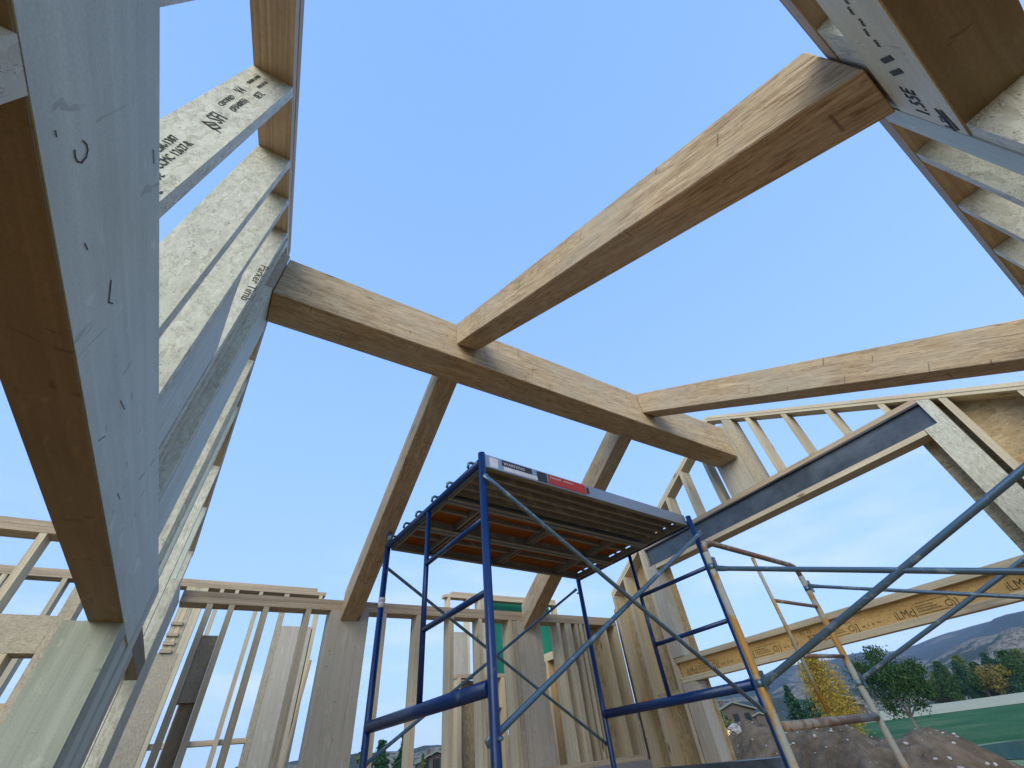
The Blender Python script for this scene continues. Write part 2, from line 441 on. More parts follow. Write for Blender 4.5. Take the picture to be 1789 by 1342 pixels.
# far jamb
solid('post', [(XR - .002, 1.531, .314), (XR - .002, 1.5955, .314), (XR - .002, 1.5955, roofz(1.5955) - DR), (XR - .002, 1.574, roofz(1.574) - DR), (XR - .002, 1.574, .7325), (XR - .002, 1.531, .7325)], (.072, 0, 0), (0, 0, 1), 'lvl_post', gw)
box('post', XR - .002, XO, 1.512, 1.590, FL, .2125, 'z', 'lvl_post', gw)
rstud(gw, 1.597, XR, XO, FL, drop=DR)
for y in (1.767, 1.884): rstud(gw, y, XR, XO, FL, drop=DR)
box('blocking', XR + .004, XO, 1.6175, 1.7655, .178, .197, 'y', 'plate', gw)
box('blocking', XR + .004, XO, 1.787, 1.883, .172, .191, 'y', 'osb_orange', gw)
solid('sheathing', [(XO + .001, 1.497, FL), (XO + .001, 1.990, FL), (XO + .001, 1.990, roofz(1.990) - .02), (XO + .001, 1.497, roofz(1.497) - .02)], (.006, 0, 0), (0, 0, 1), 'osb', gw, .0005)
box('bottom_plate', XR + .003, XO - .002, -.30, .1365, FL - .019, FL, 'y', 'plate', gw)
# wood I-joist header in the opening
ij = thing('i_joist', 'orange wood I-joist with black factory stamps across the opening below the steel beam', 'joist', (1.93, .9, .2145))
box('flange', XR + .002, XR + .044, .215, 1.590, .2925, .3125, 'y', 'lumber', ij)
box('flange', XR + .002, XR + .044, .215, 1.590, .2145, .2345, 'y', 'lumber', ij)
wb = box('web', XR + .020, XR + .026, .215, 1.589, .2345, .2925, 'y', 'web', ij, .0003)
XW = XR + .020
M['brown_ink'] = flat("faded brown ink", (.11, .075, .035))
def jt(s, y, z, size, st_=1.0, nm="lettering"): return text(s, (XW, y, z), (0, -1, 0), (0, 0, 1), size, 'brown_ink', wb, nm, st_, .0008)
for k in range(5):
    y = 1.560 - k * .305
    jt("iLMcJ", y, .241, .034, .85)
    mark('stamp', [[(XW, y - .075, .2715), (XW, y - .165, .2715)], [(XW, y - .065, .2405), (XW, y - .15, .2405)], [(XW, y - .165, .2715), (XW, y - .165, .243)]], .003, 'brown_ink', wb, (-1, 0, 0), .0008)
    for q in range(3): jt("mwecmmnw"[q:] + "ee", y - .07, .247 + q * .0072, .0085, 1.3)
    jt("C)]", y - .148, .243, .027)
    [jt(ch, y - .195 - .017 * i_, .245 + .001 * (i_ % 2), .015, 1.1) for i_, ch in enumerate("wskm")]
jt("0TT5", .975, .272, .020, 1.1, "handwriting")
jt("T 24c", .955, .250, .020, 1.1, "handwriting")

# ------------------------------------------------------------------ back wall
YB, YC = 1.922, 1.992
bw = thing('back_wall', 'far stud wall under the two falling rafters with a double top plate', 'framed wall', (.9, 1.95, -.03))
for z0, z1, xs in ((.5515, .570, (-.155, .62, 1.275)), (.532, .5508, (-.155, .395, 1.903))):
    if z0 > .54: segs = ((-.155, .62), (.6205, 1.903))
    else: segs = ((-.155, 1.10), (1.1005, 1.903))
    for a, b in segs: box('top_plate', a, b, YB, YC, z0, z1, 'x', 'plate', bw)
for x in (-.071, -.002, .112, .263, .566, .719, .878, 1.025, 1.190): box('stud', x, x + T, YB + .001, YC, -.009, .5315, 'z', 'lumber', bw)
for x in (1.483, 1.536, 1.5565, 1.603, 1.634, 1.667, 1.800, 1.884): box('stud', x, x + T, YB + .001, YC, -.009, .5315, 'z', 'lumber', bw)
for a, b, top in ((.355, .3955, .5315), (.3957, .434, .5315), (.4342, .4723, .5315), (.4727, .509, .5315), (1.236, 1.2710, .5315), (1.2713, 1.31, .5315), (1.3102, 1.3475, .5315), (1.3478, 1.376, .5315)):
    box('post', a, b, YB, YC + .01, -.009, top, 'z', 'lvl_post', bw)
box('post', 1.211, 1.2345, YB + .002, YC, -.009, .5315, 'z', 'strand_small', bw)
box('panel', -.0515, -.0025, YB + .030, YC, .249, .438, 'z', 'strand_small', bw)
box('panel', -.0450, -.0025, YB + .045, YC, -.009, .2485, 'z', 'brown_board', bw)
box('sheathing', 1.690, 1.974, YC + .001, YC + .007, -.009, .57, 'z', 'osb', bw, .0005)
box('bottom_plate', -.155, 1.903, YB, YC, -.0285, -.0095, 'x', 'plate', bw)
tag(box('stem_wall', -1.4, 1.905, YB - .02, YC + .03, FL - .15, -.029, 'x', 'concrete', None, .004), 'low concrete foundation wall below the far stud wall', 'foundation wall')

# ------------------------------------------------------------------ left gable wall
XL, XK = -.172, -.234
lw = thing('gable_wall', 'left gable wall with pale pressed-strand studs above a heavy grey header', 'framed wall', (-.20, .9, FL))
rake(lw, XK, XL, -.30, 1.905, T)
rake(lw, XK, XL - .001, -.30, 1.905, T, top=1.295 - .0222)
DL = .0445
s1 = None
for i, y in enumerate((.119, .298, .471, .602, .752)):
    s_ = rstud(lw, y, XK, XL, .3795, mat='strand', drop=DL)
    if i == 1: s1 = s_
    if i == 4: s4 = s_
    if i == 3: s3 = s_
# multi ply post part way up
solid('post', [(XK, .6225, .3795), (XK, .744, .3795), (XK, .744, .66), (XK, .660, .72), (XK, .6225, .76)], (.062, 0, 0), (0, 0, 1), 'lvl', lw)
# king post under and behind the ridge beam end
box('king_post', -.222, -.154, .8225, .838, .3795, .998, 'z', 'strand', lw)
box('king_post', -.222, -.153, .8385, .984, .3795, .998, 'z', 'lvl', lw)
solid('king_post', [(-.222, .8225, .999), (-.222, .836, .999), (-.222, .836, 1.170), (-.222, .8225, 1.165)], (.069, 0, 0), (0, 0, 1), 'strand_small', lw)
solid('king_post', [(-.222, .952, .999), (-.222, .984, .999), (-.222, .984, 1.165), (-.222, .952, 1.170)], (.069, 0, 0), (0, 0, 1), 'strand_small', lw)
box('king_post', -.222, -.156, .8365, .9515, .999, 1.168, 'z', 'strand_small', lw)
rstud(lw, .790, XK, XL, .3795, .031, 'strand', DL)
for y, w, m in ((1.06, .03, 'strand'), (1.205, T, 'strand'), (1.353, T, 'lvl'), (1.555, T, 'strand'), (1.70, T, 'lvl'), (1.862, .04, 'strand')):
    rstud(lw, y, XK, XL, .3795 if y < 1.2 else FL, w, m, DL)
KH = .8862
XH = -.1528
def hbx(nm, x0, x1, y0, y1, z0, z1, g, m, par, bv=.002):
    f = lambda z: z if z == FL else z * KH
    return box(nm, x0 * KH, x1 * KH, y0 * KH, y1 * KH, f(z0), f(z1), g, m, par, bv)
hd = thing('header', 'massive grey veneer-lumber header filling the left edge with its brown underside in shade', 'header beam', (-.18, .5, .254))
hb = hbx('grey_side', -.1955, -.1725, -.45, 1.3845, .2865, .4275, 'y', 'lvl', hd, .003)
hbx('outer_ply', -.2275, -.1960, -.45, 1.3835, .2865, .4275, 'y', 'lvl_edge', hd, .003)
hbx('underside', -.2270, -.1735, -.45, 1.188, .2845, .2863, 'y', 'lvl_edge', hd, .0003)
def hm(pl, w=.004): mark('pencil_mark', pl, w, 'pencil', hb, (1, 0, 0), .0008)
def hp(x, y):
    d = ray(x, y); k = (-.1725 * KH) / d.x; return (-.1725 * KH, d.y * k, d.z * k)
hm([[hp(129, 262), hp(130, 274), hp(134, 282), hp(141, 284), hp(149, 274), hp(152, 262), hp(150, 252), hp(144, 246)]], .0018)
hm([[hp(193, 490), hp(191, 510), hp(189, 528), hp(196, 530)]], .0022)
for a, b in (((210, 700), (217, 715)), ((172, 770), (182, 762)), ((243, 838), (252, 826)), ((262, 815), (268, 803)), ((152, 436), (147, 425)), ((95, 228), (97, 238)), ((205, 862), (209, 872)), ((268, 285), (267, 262))):
    hm([[hp(*a), hp(*b)]], .0014)
hbx('post', XK, XL, .137, .166, FL, .2843, 'z', 'strand', lw)
hbx('post', -.266, XL, 1.190, 1.2755, FL, .2863, 'z', 'lumber_shaded', lw)
hbx('post', -.236, XL - .004, 1.279, 1.384, FL, .2863, 'z', 'lvl', lw)
box('post', -.209, XL * KH, 1.2285, 1.302, FL, .379, 'z', 'lvl', lw)
rstud(lw, 1.262, XK, XL, .3795, .031, 'strand', DL)
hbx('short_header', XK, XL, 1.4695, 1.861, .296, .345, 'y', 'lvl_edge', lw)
hbx('post', XK, XL, 1.4695, 1.53, FL, .2955, 'z', 'lvl_post', lw)
box('post', -.235, -.156, 1.684, 1.921, FL, .5310, 'z', 'strand', lw)
box('bottom_plate', -.21, -.153, 1.05, 1.69, FL - .019, FL - .0005, 'y', 'plate', lw)
# stamps on the first stud above the header (its face towards the camera)
def ss(s, x, z, size, st_=1.0): return text(s, (x, .298, z), (0, 0, 1), (-1, 0, 0), size, 'ink', s1, "stamp", st_, .001)
ss("L", -.176, .438, .020, .6); ss("1 3E", -.186, .452, .012)
ss("1055C9 ESR-1387", -.206, .470, .0125, .95); ss("3E  CCMC 12627-R", -.193, .462, .0125, .95)
ss("SFI", -.193, .638, .026, .85); ss("CERTIFIED", -.209, .690, .009, 1.2); ss("(SFI/40055)", -.195, .692, .0115, 1.1)
ss("V4", -.207, .762, .018); ss("0ETL", -.189, .776, .014); ss("MADE IN USA", -.200, .815, .007); ss("STRAND LUMBER", -.213, .812, .007)
mark('leaf_logo', [[(-.207, .298, .622), (-.198, .298, .634), (-.190, .298, .628), (-.194, .298, .616), (-.207, .298, .622), (-.186, .298, .616)], [(-.200, .298, .622), (-.196, .298, .630)]], .0035, 'ink', s1, (0, -1, 0))
text("Parker Timb", (-.186, .752, .985), (0, 0, -1), (1, 0, 0), .026, 'ink', s4, "handwriting", 1.15, .001)

# ------------------------------------------------------------------ near wall (behind and to the right of the camera)
YN = -.14
nw = thing('near_wall', 'near stud wall in the top right corner carrying the big rafter', 'framed wall', (.9, -.17, FL))
for a, b in ((-.17, .85), (.8505, 1.903)):
    box('top_plate', a, b, YN - .07, YN, .5395, .5585, 'x', 'plate', nw)
    box('top_plate', a, b, YN - .072, YN - .002, .5590, .572, 'x', 'plate', nw)
for x, m in ((.594, 'strand'), (.735, 'strand'), (.884, 'strand'), (1.03, 'strand'), (1.18, 'strand'), (1.40, 'strand'), (1.55, 'strand'), (1.70, 'strand'), (1.85, 'strand')):
    box('stud', x, x + T, YN - .07, YN - .001, FL, .539, 'z', m, nw)
box('post', .4765, .5195, YN - .07, YN, FL, .539, 'z', 'lvl', nw)
box('post', .4555, .4755, YN - .07, YN - .0015, FL, .3995, 'z', 'strand', nw)
box('post', .352, .4755, YN - .07, YN - .001, .492, .539, 'z', 'strand', nw)
box('stud', .150, .169, YN - .07, YN - .001, .492, .539, 'z', 'strand', nw)
nh = thing('header', 'pale stamped header at the top right with a deep brown shaded underside', 'header beam', (.2, -.17, .401))
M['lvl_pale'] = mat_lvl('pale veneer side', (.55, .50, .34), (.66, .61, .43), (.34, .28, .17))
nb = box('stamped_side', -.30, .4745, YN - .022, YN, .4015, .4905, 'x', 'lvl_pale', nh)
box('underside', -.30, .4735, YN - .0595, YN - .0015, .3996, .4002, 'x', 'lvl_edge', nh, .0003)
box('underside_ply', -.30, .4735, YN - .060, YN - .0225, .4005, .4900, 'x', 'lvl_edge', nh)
def nt(s, x, z, size, st_=1.0): return text(s, (x, YN, z), (-1, 0, 0), (0, 0, 1), size, 'ink', nb, "stamp", st_, .001)
for x in (.366, .385): mark('stamp', [[(x, YN, .437), (x + .009, YN, .452)]], .013, 'ink', nb, (0, 1, 0))
nt("1.55E", .462, .440, .026, .8); nt("LSL", .472, .418, .014, 1.2)
for i in range(7): nt("mn", .352 - i * .014, .440 + .004 * (i % 2), .008, 1.0)
mark('stamp', [[(.440, YN, .424), (.473, YN, .4165)], [(.44, YN, .418), (.468, YN, .411)]], .006, 'ink', nb, (0, 1, 0))

# ------------------------------------------------------------------ side room wall seen past the header on the left
sw = thing('side_room_wall', 'taller stud wall of the side room at the lower left edge', 'framed wall', (-.8, 1.95, -.03))
for z in (.716, .7358): box('top_plate', -1.5, -.241, YB, YC, z, z + .0192, 'x', 'plate', sw)
for x in (-1.40, -1.20, -1.00, -.800, -.612): box('stud', x, x + T, YB + .001, YC, .4735, .7155, 'z', 'lumber', sw)
for x in (-1.30, -1.10, -.90, -.70, -.525): box('stud', x, x + T, YB + .001, YC, -.009, .3735, 'z', 'lumber', sw)
box('window_header', -1.5, -.448, YB, YC, .374, .473, 'x', 'strand_small', sw)
box('post', -.4475, -.4120, YB, YC, -.009, .7155, 'z', 'strand_small', sw)
box('rail', -1.5, -.448, YB + .01, YC, .240, .259, 'x', 'plate', sw)
box('bottom_plate', -1.5, -.241, YB, YC, -.0285, -.0095, 'x', 'plate', sw)

# ------------------------------------------------------------------ rear walls beyond
K = 1.509; Y2 = 2.90; Y3 = Y2 + .07
rw = thing('rear_wall', 'more distant stud wall seen between the far wall studs on the left', 'framed wall', (-.3, 2.93, -.05))
box('top_plate', -1.6, .289 * K, Y2, Y3, .8985, .9175, 'x', 'plate', rw)
box('top_plate', -1.6, .324 * K, Y2, Y3, .879, .898, 'x', 'plate', rw)
for x in (-.95, -.78, -.63, -.488, -.245, -.0465, .002, .083, .300):
    box('stud', x * K, x * K + T, Y2 + .001, Y3, -.04, .8785, 'z', 'lumber', rw)
for i in range(4): box('post', (-.150 + i * .0138) * K, (-.150 + i * .0138) * K + .0197, Y2 + .0005 * i, Y3, .5701, .8785, 'z', ('lumber', 'new_lumber', 'strand_small', 'lumber')[i], rw)
box('wide_post', -.158 * K, -.098 * K, Y2, Y3, -.04, .570, 'z', 'strand_small', rw)
box('post', -.0975 * K, -.084 * K, Y2 + .001, Y3, -.04, .8785, 'z', 'lumber', rw)
box('post', .172 * K, .1895 * K, Y2 + .003, Y3, -.04, .8785, 'z', 'strand_small', rw)
box('wide_post', .190 * K, .296 * K, Y2 + .002, Y3, -.04, .708, 'z', 'lvl_post', rw)
box('rail', -.24 * K, .183 * K, Y2 + .02, Y3, .209, .228, 'x', 'plate', rw)
for i, z in enumerate((.578, .612, .65, .70)):
    box('blocking', -.152 * K, -.120 * K, Y2 - .012, Y2 - .001, z - .008, z + .006, 'x', 'plate', rw)
solid('brace_board', [(.29 * K, Y2 - .03, .10), (.297 * K, Y2 - .03, .10), (.318 * K, Y2 - .03, .54), (.311 * K, Y2 - .03, .54)], (0, .02, 0), (0, 0, 1), 'plate', rw)

gw3 = thing('sheathed_wall', 'far wall sheathed in green panels behind the second falling rafter', 'framed wall', (1.8, 2.95, -.05))
box('top_plate', .889 * K, 1.50 * K, Y2 + .01, Y3, .950, .969, 'x', 'plate', gw3)
box('top_plate', .853 * K, 1.50 * K, Y2 + .01, Y3, .9305, .9495, 'x', 'plate', gw3)
box('stud', .869 * K, .869 * K + T, Y2 + .011, Y3, -.04, .930, 'z', 'new_lumber', gw3)
for x in (.968, 1.03): box('stud', x * K, x * K + T, Y2 + .011, Y3, -.04, .930, 'z', 'lumber', gw3)
box('wide_post', .885 * K, .966 * K, Y2 + .013, Y3, -.04, .714, 'z', 'lvl_post', gw3)
box('wide_post', 1.045 * K, 1.080 * K, Y2 + .012, Y3, -.04, .930, 'z', 'strand_small', gw3)
box('green_panel', 1.095 * K, 1.505 * K, Y3 + .05, Y3 + .057, .30, .967, 'x', 'green', gw3, .0005)
box('stud', 1.49 * K, 1.49 * K + T, Y2 + .011, Y3, -.04, .930, 'z', 'lumber', gw3)
text("mtwtmmm", (1.12 * K, Y3 + .0499, .86), (1, 0, 0), (0, 0, 1), .035, 'black', gw3, "stamp", 1.3, .001)

pw = thing('partition_wall', 'low inner wall with orange panels and pale studs seen between the far wall studs', 'framed wall', (1.66, 2.5, -.05))
for z in (.4405, .460): box('top_plate', 1.694, 1.729, 2.05, 2.83, z, z + .019, 'y', 'new_lumber', pw)
for y in (2.16, 2.34, 2.52, 2.68, 2.81): box('stud', 1.694, 1.729, y, y + T, -.03, .440, 'z', 'new_lumber', pw)
box('orange_panel', 1.730, 1.737, 2.05, 2.83, -.03, .478, 'z', 'osb_orange', pw, .0005)
for z in (.16, .28): box('blocking', 1.697, 1.729, 2.54, 2.679, z, z + T, 'y', 'new_lumber', pw)
pw2 = thing('partition_wall', 'short inner wall with one pale stud at the bottom centre behind the near scaffold post', 'framed wall', (1.35, 2.63, -.05))
box('top_plate', 1.226, 1.64, 2.59, 2.65, .404, .423, 'x', 'plate', pw2)
for x, m in ((1.232, 'new_lumber'), (1.40, 'plate'), (1.52, 'new_lumber')): box('stud', x, x + .024, 2.59, 2.65, -.05, .4035, 'z', m, pw2)
for z0, z1 in ((.165, .262), (.284, .40)): box('orange_panel', 1.43, 1.60, 2.652, 2.658, z0, z1, 'x', 'osb_orange', pw2, .0005)
box('blocking', 1.426, 1.60, 2.60, 2.65, .2635, .2825, 'x', 'new_lumber', pw2)
box('panel', 1.258, 1.37, 2.652, 2.658, -.05, .40, 'z', 'osb', pw2, .0005)

# ------------------------------------------------------------------ blue scaffold tower
KS = .93
P1 = Vector((.538, .954)) * KS; P0 = Vector((.483, 1.671)) * KS; P3 = Vector((1.599, 1.031)) * KS; P2 = Vector((1.550, 1.768)) * KS
def at(P, z): return (P.x, P.y, z)
def ak(P, z): return (P.x, P.y, z * KS)
def lerp(A, B, t): return A + (B - A) * t
bt = thing('scaffold_tower', 'blue tubular scaffold tower with a plank platform in the middle of the room', 'scaffold', at((P1 + P2) / 2, FL))
PR = .0106
for P, zt in ((P1, .732), (P0, .715), (P3, .731), (P2, .715)):
    tube('post', [at(P, FL + .012), ak(P, zt)], PR, 'blue', bt, 16)
    tube('foot', [at(P, FL), at(P, FL + .006)], .035, 'galv', bt, 4)
tube('coupling_pin', [ak(P0, .7155), ak(P0, .776)], .0082, 'galv', bt)
for a, b in ((.478, .498), (.498, .512)): tube('tape', [ak(P0, a), ak(P0, b)], PR * 1.12, 'tape', bt)
for A, B in ((P1, P0), (P3, P2)):
    def q(t, z): p = lerp(A, B, t); return (p.x, p.y, z * KS)
    tube('ledger', [q(.012, .704), q(.988, .704)], .0112, 'blue', bt, 14)
    tube('ledger', [q(.012, .132), q(.988, .135)], .0150, 'blue', bt, 14)
    tube('inner_post', [q(.495, .146), q(.495, .694)], .0078, 'blue', bt)
    for z in (.513, .322): tube('rung', [q(.01, z + .004), q(.487, z)], .0075, 'blue', bt)
    tube('ledger', [q(.012, -.40), q(.988, -.40)], .0112, 'blue', bt)
    for P in (A, B):   # brace studs with their clips
        d = (B - A).normalized() * (-1 if P is A else 1)
        for z in (.64, .045): tube('brace_pin', [ak(P, z), (P.x + .0 + d.x * .004, P.y + d.y * .026, z * KS)], .0035, 'galv', bt, 8)
def brace(A, za, B, zb, parent, off, r=.0062, offb=None, mat='galv', nm='cross_brace'):
    a = Vector((A.x, A.y + off, za)); b = Vector((B.x, B.y + (off if offb is None else offb), zb)); d = (b - a)
    L = d.length; u = d / L
    pts = [a - u * .010, a + u * .012, a + u * .035, b - u * .035, b - u * .012, b + u * .010]
    return tube(nm, [tuple(p) for p in pts], r, mat, parent, 12, [.35, .38, 1, 1, .38, .35])
brace(P1, .635 * KS, P3, .026 * KS, bt, -.022); brace(P3, .648 * KS, P1, .045 * KS, bt, -.028, .0066, .020)
brace(P0, .64 * KS, P2, .042 * KS, bt, .022, .0054); brace(P2, .66 * KS, P0, .04 * KS, bt, .034, .0054)

# platform planks resting on the two top ledgers
def plank(t0, t1, kind, label):
    a0, a1, b0, b1 = lerp(P1, P0, t0), lerp(P1, P0, t1), lerp(P3, P2, t0), lerp(P3, P2, t1)
    mid = (a0 + b1) / 2
    root = thing('scaffold_plank', label, 'plank', (mid.x, mid.y, .716), 'planks of the scaffold platform')
    ex = (b0 - a0).normalized(); ey = (a1 - a0).normalized()
    zt = .716 * KS
    e0, e1 = .012, (b0 - a0).length - .012
    w = (a1 - a0).length
    def pt(s, t, z): p = a0 + ex * s + ey * t; return (p.x, p.y, z)
    def beam_(nm, s0, s1, t0_, t1_, z0, z1, m, along=True, par=root, bv=.001):
        return solid(nm, [pt(s0, t0_, z0), pt(s1, t0_, z0), pt(s1, t0_, z1), pt(s0, t0_, z1)], Vector(pt(0, t1_, 0)) - Vector(pt(0, t0_, 0)), (ex.x, ex.y, 0) if along else (ey.x, ey.y, 0), m, par, bv)
    r_ = beam_('side_rail', e0, e1, .001, .0045, zt - .022, zt + .020, 'alu')
    beam_('side_rail', e0, e1, w - .0045, w - .001, zt - .022, zt + .020, 'alu' if kind == 'ribbed' else 'alu_dark')
    beam_('rail_lip', e0, e1, .0047, .018, zt - .022, zt - .0195, 'alu_dark'); beam_('rail_lip', e0, e1, w - .018, w - .0047, zt - .022, zt - .0195, 'alu_dark')
    if kind == 'ribbed':
        bm = bmesh.new(); n = 6; ww = (w - .010) * S; L = (e1 - e0) * S; n = 5
        prof = []
        for i in range(n):
            x0 = i * ww / n; s = ww / n
            prof += [(x0, 0), (x0 + s * .50, 0), (x0 + s * .56, -.034), (x0 + s * .80, -.034), (x0 + s * .86, 0)]
        prof.append((ww, 0))
        top = [(x, z + .004) for x, z in prof]
        A = [bm.verts.new((0, x, z)) for x, z in prof + top[::-1]]; B = [bm.verts.new((L, x, z)) for x, z in prof + top[::-1]]
        k = len(A)
        for i in range(k): bm.faces.new((A[i], A[(i + 1) % k], B[(i + 1) % k], B[i]))
        p = Wp(pt(e0, .005, zt + .012)); x_ = ex; y_ = ey
        mesh_obj('deck', bm, 'alu_dark', root, Matrix(((x_.x, y_.x, 0, p.x), (x_.y, y_.y, 0, p.y), (0, 0, 1, p.z), (0, 0, 0, 1))))
    else:
        beam_('deck', e0, e1, .005, w - .005, zt + .0125, zt + .0185, 'ply')
        for s in (.16, .5, .84):
            c = e0 + (e1 - e0) * s
            beam_('cross_bar', c - .012, c - .006, .006, w - .006, zt - .015, zt + .012, 'alu_dark', False)
            beam_('cross_bar', c + .006, c + .012, .006, w - .006, zt - .015, zt + .012, 'alu_dark', False)
        beam_('stiffener', e0, e1, w * .5 - .006, w * .5 + .006, zt - .003, zt + .012, 'alu_dark')
    for s in (e0 + .004, e1 - .012):
        beam_('end_bar', s, s + .008, .005, w - .005, zt - .020, zt + .002, 'alu_dark', False)
    for s in (0, (b0 - a0).length):
        sg = 1 if s == 0 else -1
        for t in (w * .22, w * .78):
            pts = [pt(s + sg * .016, t, zt + .010), pt(s + sg * .008, t, zt + .012), pt(s - sg * .006, t, zt + .012), pt(s - sg * .013, t, zt + .006), pt(s - sg * .015, t, zt - .008)]
            tube('hook', pts, .0042, 'galv', root, 8)
    if kind == 'ribbed':
        n_ = (-ey.x, -ey.y, 0)
        def lab(s0, s1, z0, z1, m, nm='sticker'):
            return solid(nm, [pt(s0, .0006, z0), pt(s1, .0006, z0), pt(s1, .0006, z1), pt(s0, .0006, z1)], Vector(n_) * .0003 * -1, (ex.x, ex.y, 0), m, r_, 0)
        lab(.03, .06, zt - .018, zt + .015, 'white'); lab(.075, .19, zt - .002, zt + .017, 'black'); lab(.08, .21, zt - .018, zt - .004, 'white'); lab(.21, .25, zt - .018, zt + .016, 'black')
        q_ = lab(.255, .42, zt - .018, zt + .016, 'red'); lab(.425, .435, zt - .012, zt + .010, 'black')
        text("WARNING", pt(.08, .0002, zt + .001), (ex.x, ex.y, 0), (0, 0, 1), .014, 'white', r_, 'sticker', 1.2, .0006)
        text("DANGER  mnwmwn", pt(.262, .0002, zt + .003), (ex.x, ex.y, 0), (0, 0, 1), .010, 'white', r_, 'sticker', 1.2, .0006)
    return root
plank(.005, .345, 'ribbed', 'ribbed aluminium plank with a red sticker along the near edge of the platform')
plank(.352, .665, 'ply', 'orange plywood plank in the middle of the platform')
plank(.672, .995, 'ply', 'dark wood and metal plank along the far edge of the platform')

# ------------------------------------------------------------------ yellow scaffold frames
L1 = Vector((1.194, .758)); L2 = Vector((1.802, .807)); D1 = Vector((.080, -.803))
yt = thing('scaffold_tower', 'lower scaffold of worn yellow and rusty tube at the right with long cross braces', 'scaffold', ((L1.x + L2.x) / 2, .4, FL))
def yframe(A, B):
    d = (B - A); n_ = 6
    def q(t, z): p = A + d * t; return (p.x, p.y, z)
    top = [q(0, .425), q(.006, .445), q(.03, .457), q(.08, .461), q(.92, .461), q(.97, .457), q(.994, .445), q(1, .425)]
    tube('top_rail', top, .0088, 'rusty', yt, 12)
    tube('leg', [q(0, FL + .01), q(0, .4245)], .0098, 'yellow', yt, 16)
    tube('leg', [q(1, FL + .01), q(1, .4245)], .0098, 'yellow', yt, 16)
    tube('inner_post', [q(.475, .449), q(.484, .030)], .0056, 'yellow', yt)
    for z in (.317, .166): tube('rung', [q(.487, z - .002), q(.985, z + .004)], .0056, 'rusty', yt)
    tube('ledger', [q(.015, .013), q(.985, .013)], .0100, 'rusty', yt, 12)
    for P in (A, B):
        tube('lock', [at(P, .374), at(P, .390)], .0106, 'galv', yt, 12); tube('lock', [at(P, .090), at(P, .106)], .0106, 'galv', yt, 12)
        for z in (.385, .102): solid('clip', [(P.x - .006, P.y - .014, z - .020), (P.x + .006, P.y - .014, z - .020), (P.x + .006, P.y - .014, z + .020), (P.x - .006, P.y - .014, z + .020)], (0, -.003, 0), (0, 0, 1), 'galv', yt, .001)
        tube('foot', [at(P, FL), at(P, FL + .006)], .035, 'galv', yt, 4)
yframe(L1, L2)
yframe(L1 + D1, L2 + D1)
brace(L1, .372, L1 + Vector((.058, -.803)), .094, yt, -.016, .0064)
brace(L1, .094, L1 + Vector((.058, -.803)), .372, yt, -.004, .0078)
brace(L2, .386, L2 + Vector((.120, -.797)), .100, yt, -.016, .0056)
brace(L2, .102, L2 + Vector((.120, -.797)), .386, yt, -.004, .0062)

# dark plank lying behind the scaffold leg at the bottom edge
db = thing('dark_beam', 'dark blue-grey steel beam lying on trestle legs at the bottom edge behind the blue leg', 'beam', (1.78, 1.5, FL))
box('beam', 1.725, 1.81, 1.14, 1.86, -.112, -.056, 'y', 'steel', db, .006)
for y in (1.25, 1.78):
    box('trestle_leg', 1.74, 1.76, y, y + .02, FL, -.1125, 'z', 'plate', db); box('trestle_leg', 1.78, 1.80, y, y + .02, FL, -.1125, 'z', 'plate', db)

# ------------------------------------------------------------------ floor and ground
tag(box('floor', -1.6, 2.0, -1.2, YB - .021, FL - .04, FL - .02 + .0005, 'x', 'subfloor', None, 0), kind='structure')

GZ = -1.9 + EYE     # outside ground level in metres (world)
def terrain(name, az0, az1, naz, rs, hfun, mat, kind='structure', smooth=True):
    bm = bmesh.new(); rows = []
    for r in rs:
        row = []
        for i in range(naz + 1):
            a = az0 + (az1 - az0) * i / naz
            x, y = r * math.cos(a), r * math.sin(a)
            row.append(bm.verts.new((x, y, hfun(r, a, x, y))))
        rows.append(row)
    for a, b in zip(rows, rows[1:]):
        for i in range(naz): bm.faces.new((a[i], a[i + 1], b[i + 1], b[i]))
    o = mesh_obj(name, bm, mat, None, Matrix.Identity(4), smooth)
    if kind: o['kind'] = kind
    return o
def lin(x, pts):
    if x <= pts[0][0]: return pts[0][1]
    for (a, b), (c, d) in zip(pts, pts[1:]):
        if x <= c: return b + (d - b) * (x - a) / (c - a)
    return pts[-1][1]
def gh(r, a=0):      # general lie of the land, metres above the camera's eye level = +
    return EYE + lin(r, [(0, -2.1), (14, -2.1), (24, -1.52), (40, -1.38), (70, -.9), (100, .1), (160, 1.0), (260, 2.6), (600, 9), (5000, 12)])

def mat_ground():
    t = NT("dry ground")
    c1 = t.noise(t.coord((1, 1, 1), rand=False), .05, 6, .6)
    c = t.ramp(c1, [(.35, (.10, .095, .06)), (.6, (.16, .14, .09)), (.75, (.07, .09, .04))])
    return t.done(c, .95)
def mat_dirt():
    t = NT("excavated earth")
    n = t.noise(t.coord((1, 1, 1), rand=False), 3.5, 9, .7)
    c = t.ramp(n, [(.3, (.060, .043, .024)), (.5, (.135, .100, .060)), (.7, (.22, .17, .115))])
    v = t.vor(t.coord((1, 1, 1), rand=False), 9)
    k = t.ramp(v.outputs["Distance"], [(.13, 1), (.17, 0)])
    sep = t.n.new("ShaderNodeSeparateColor"); t.l.new(v.outputs["Color"], sep.inputs[0])
    k = t.math('MULTIPLY', k, t.ramp(sep.outputs[1], [(.86, 0), (.88, .8)]))
    c = t.mix(k, c, (.42, .40, .36))
    nn = t.bump(n, .8, .08)
    return t.done(c, .95, 0, nn, .2)
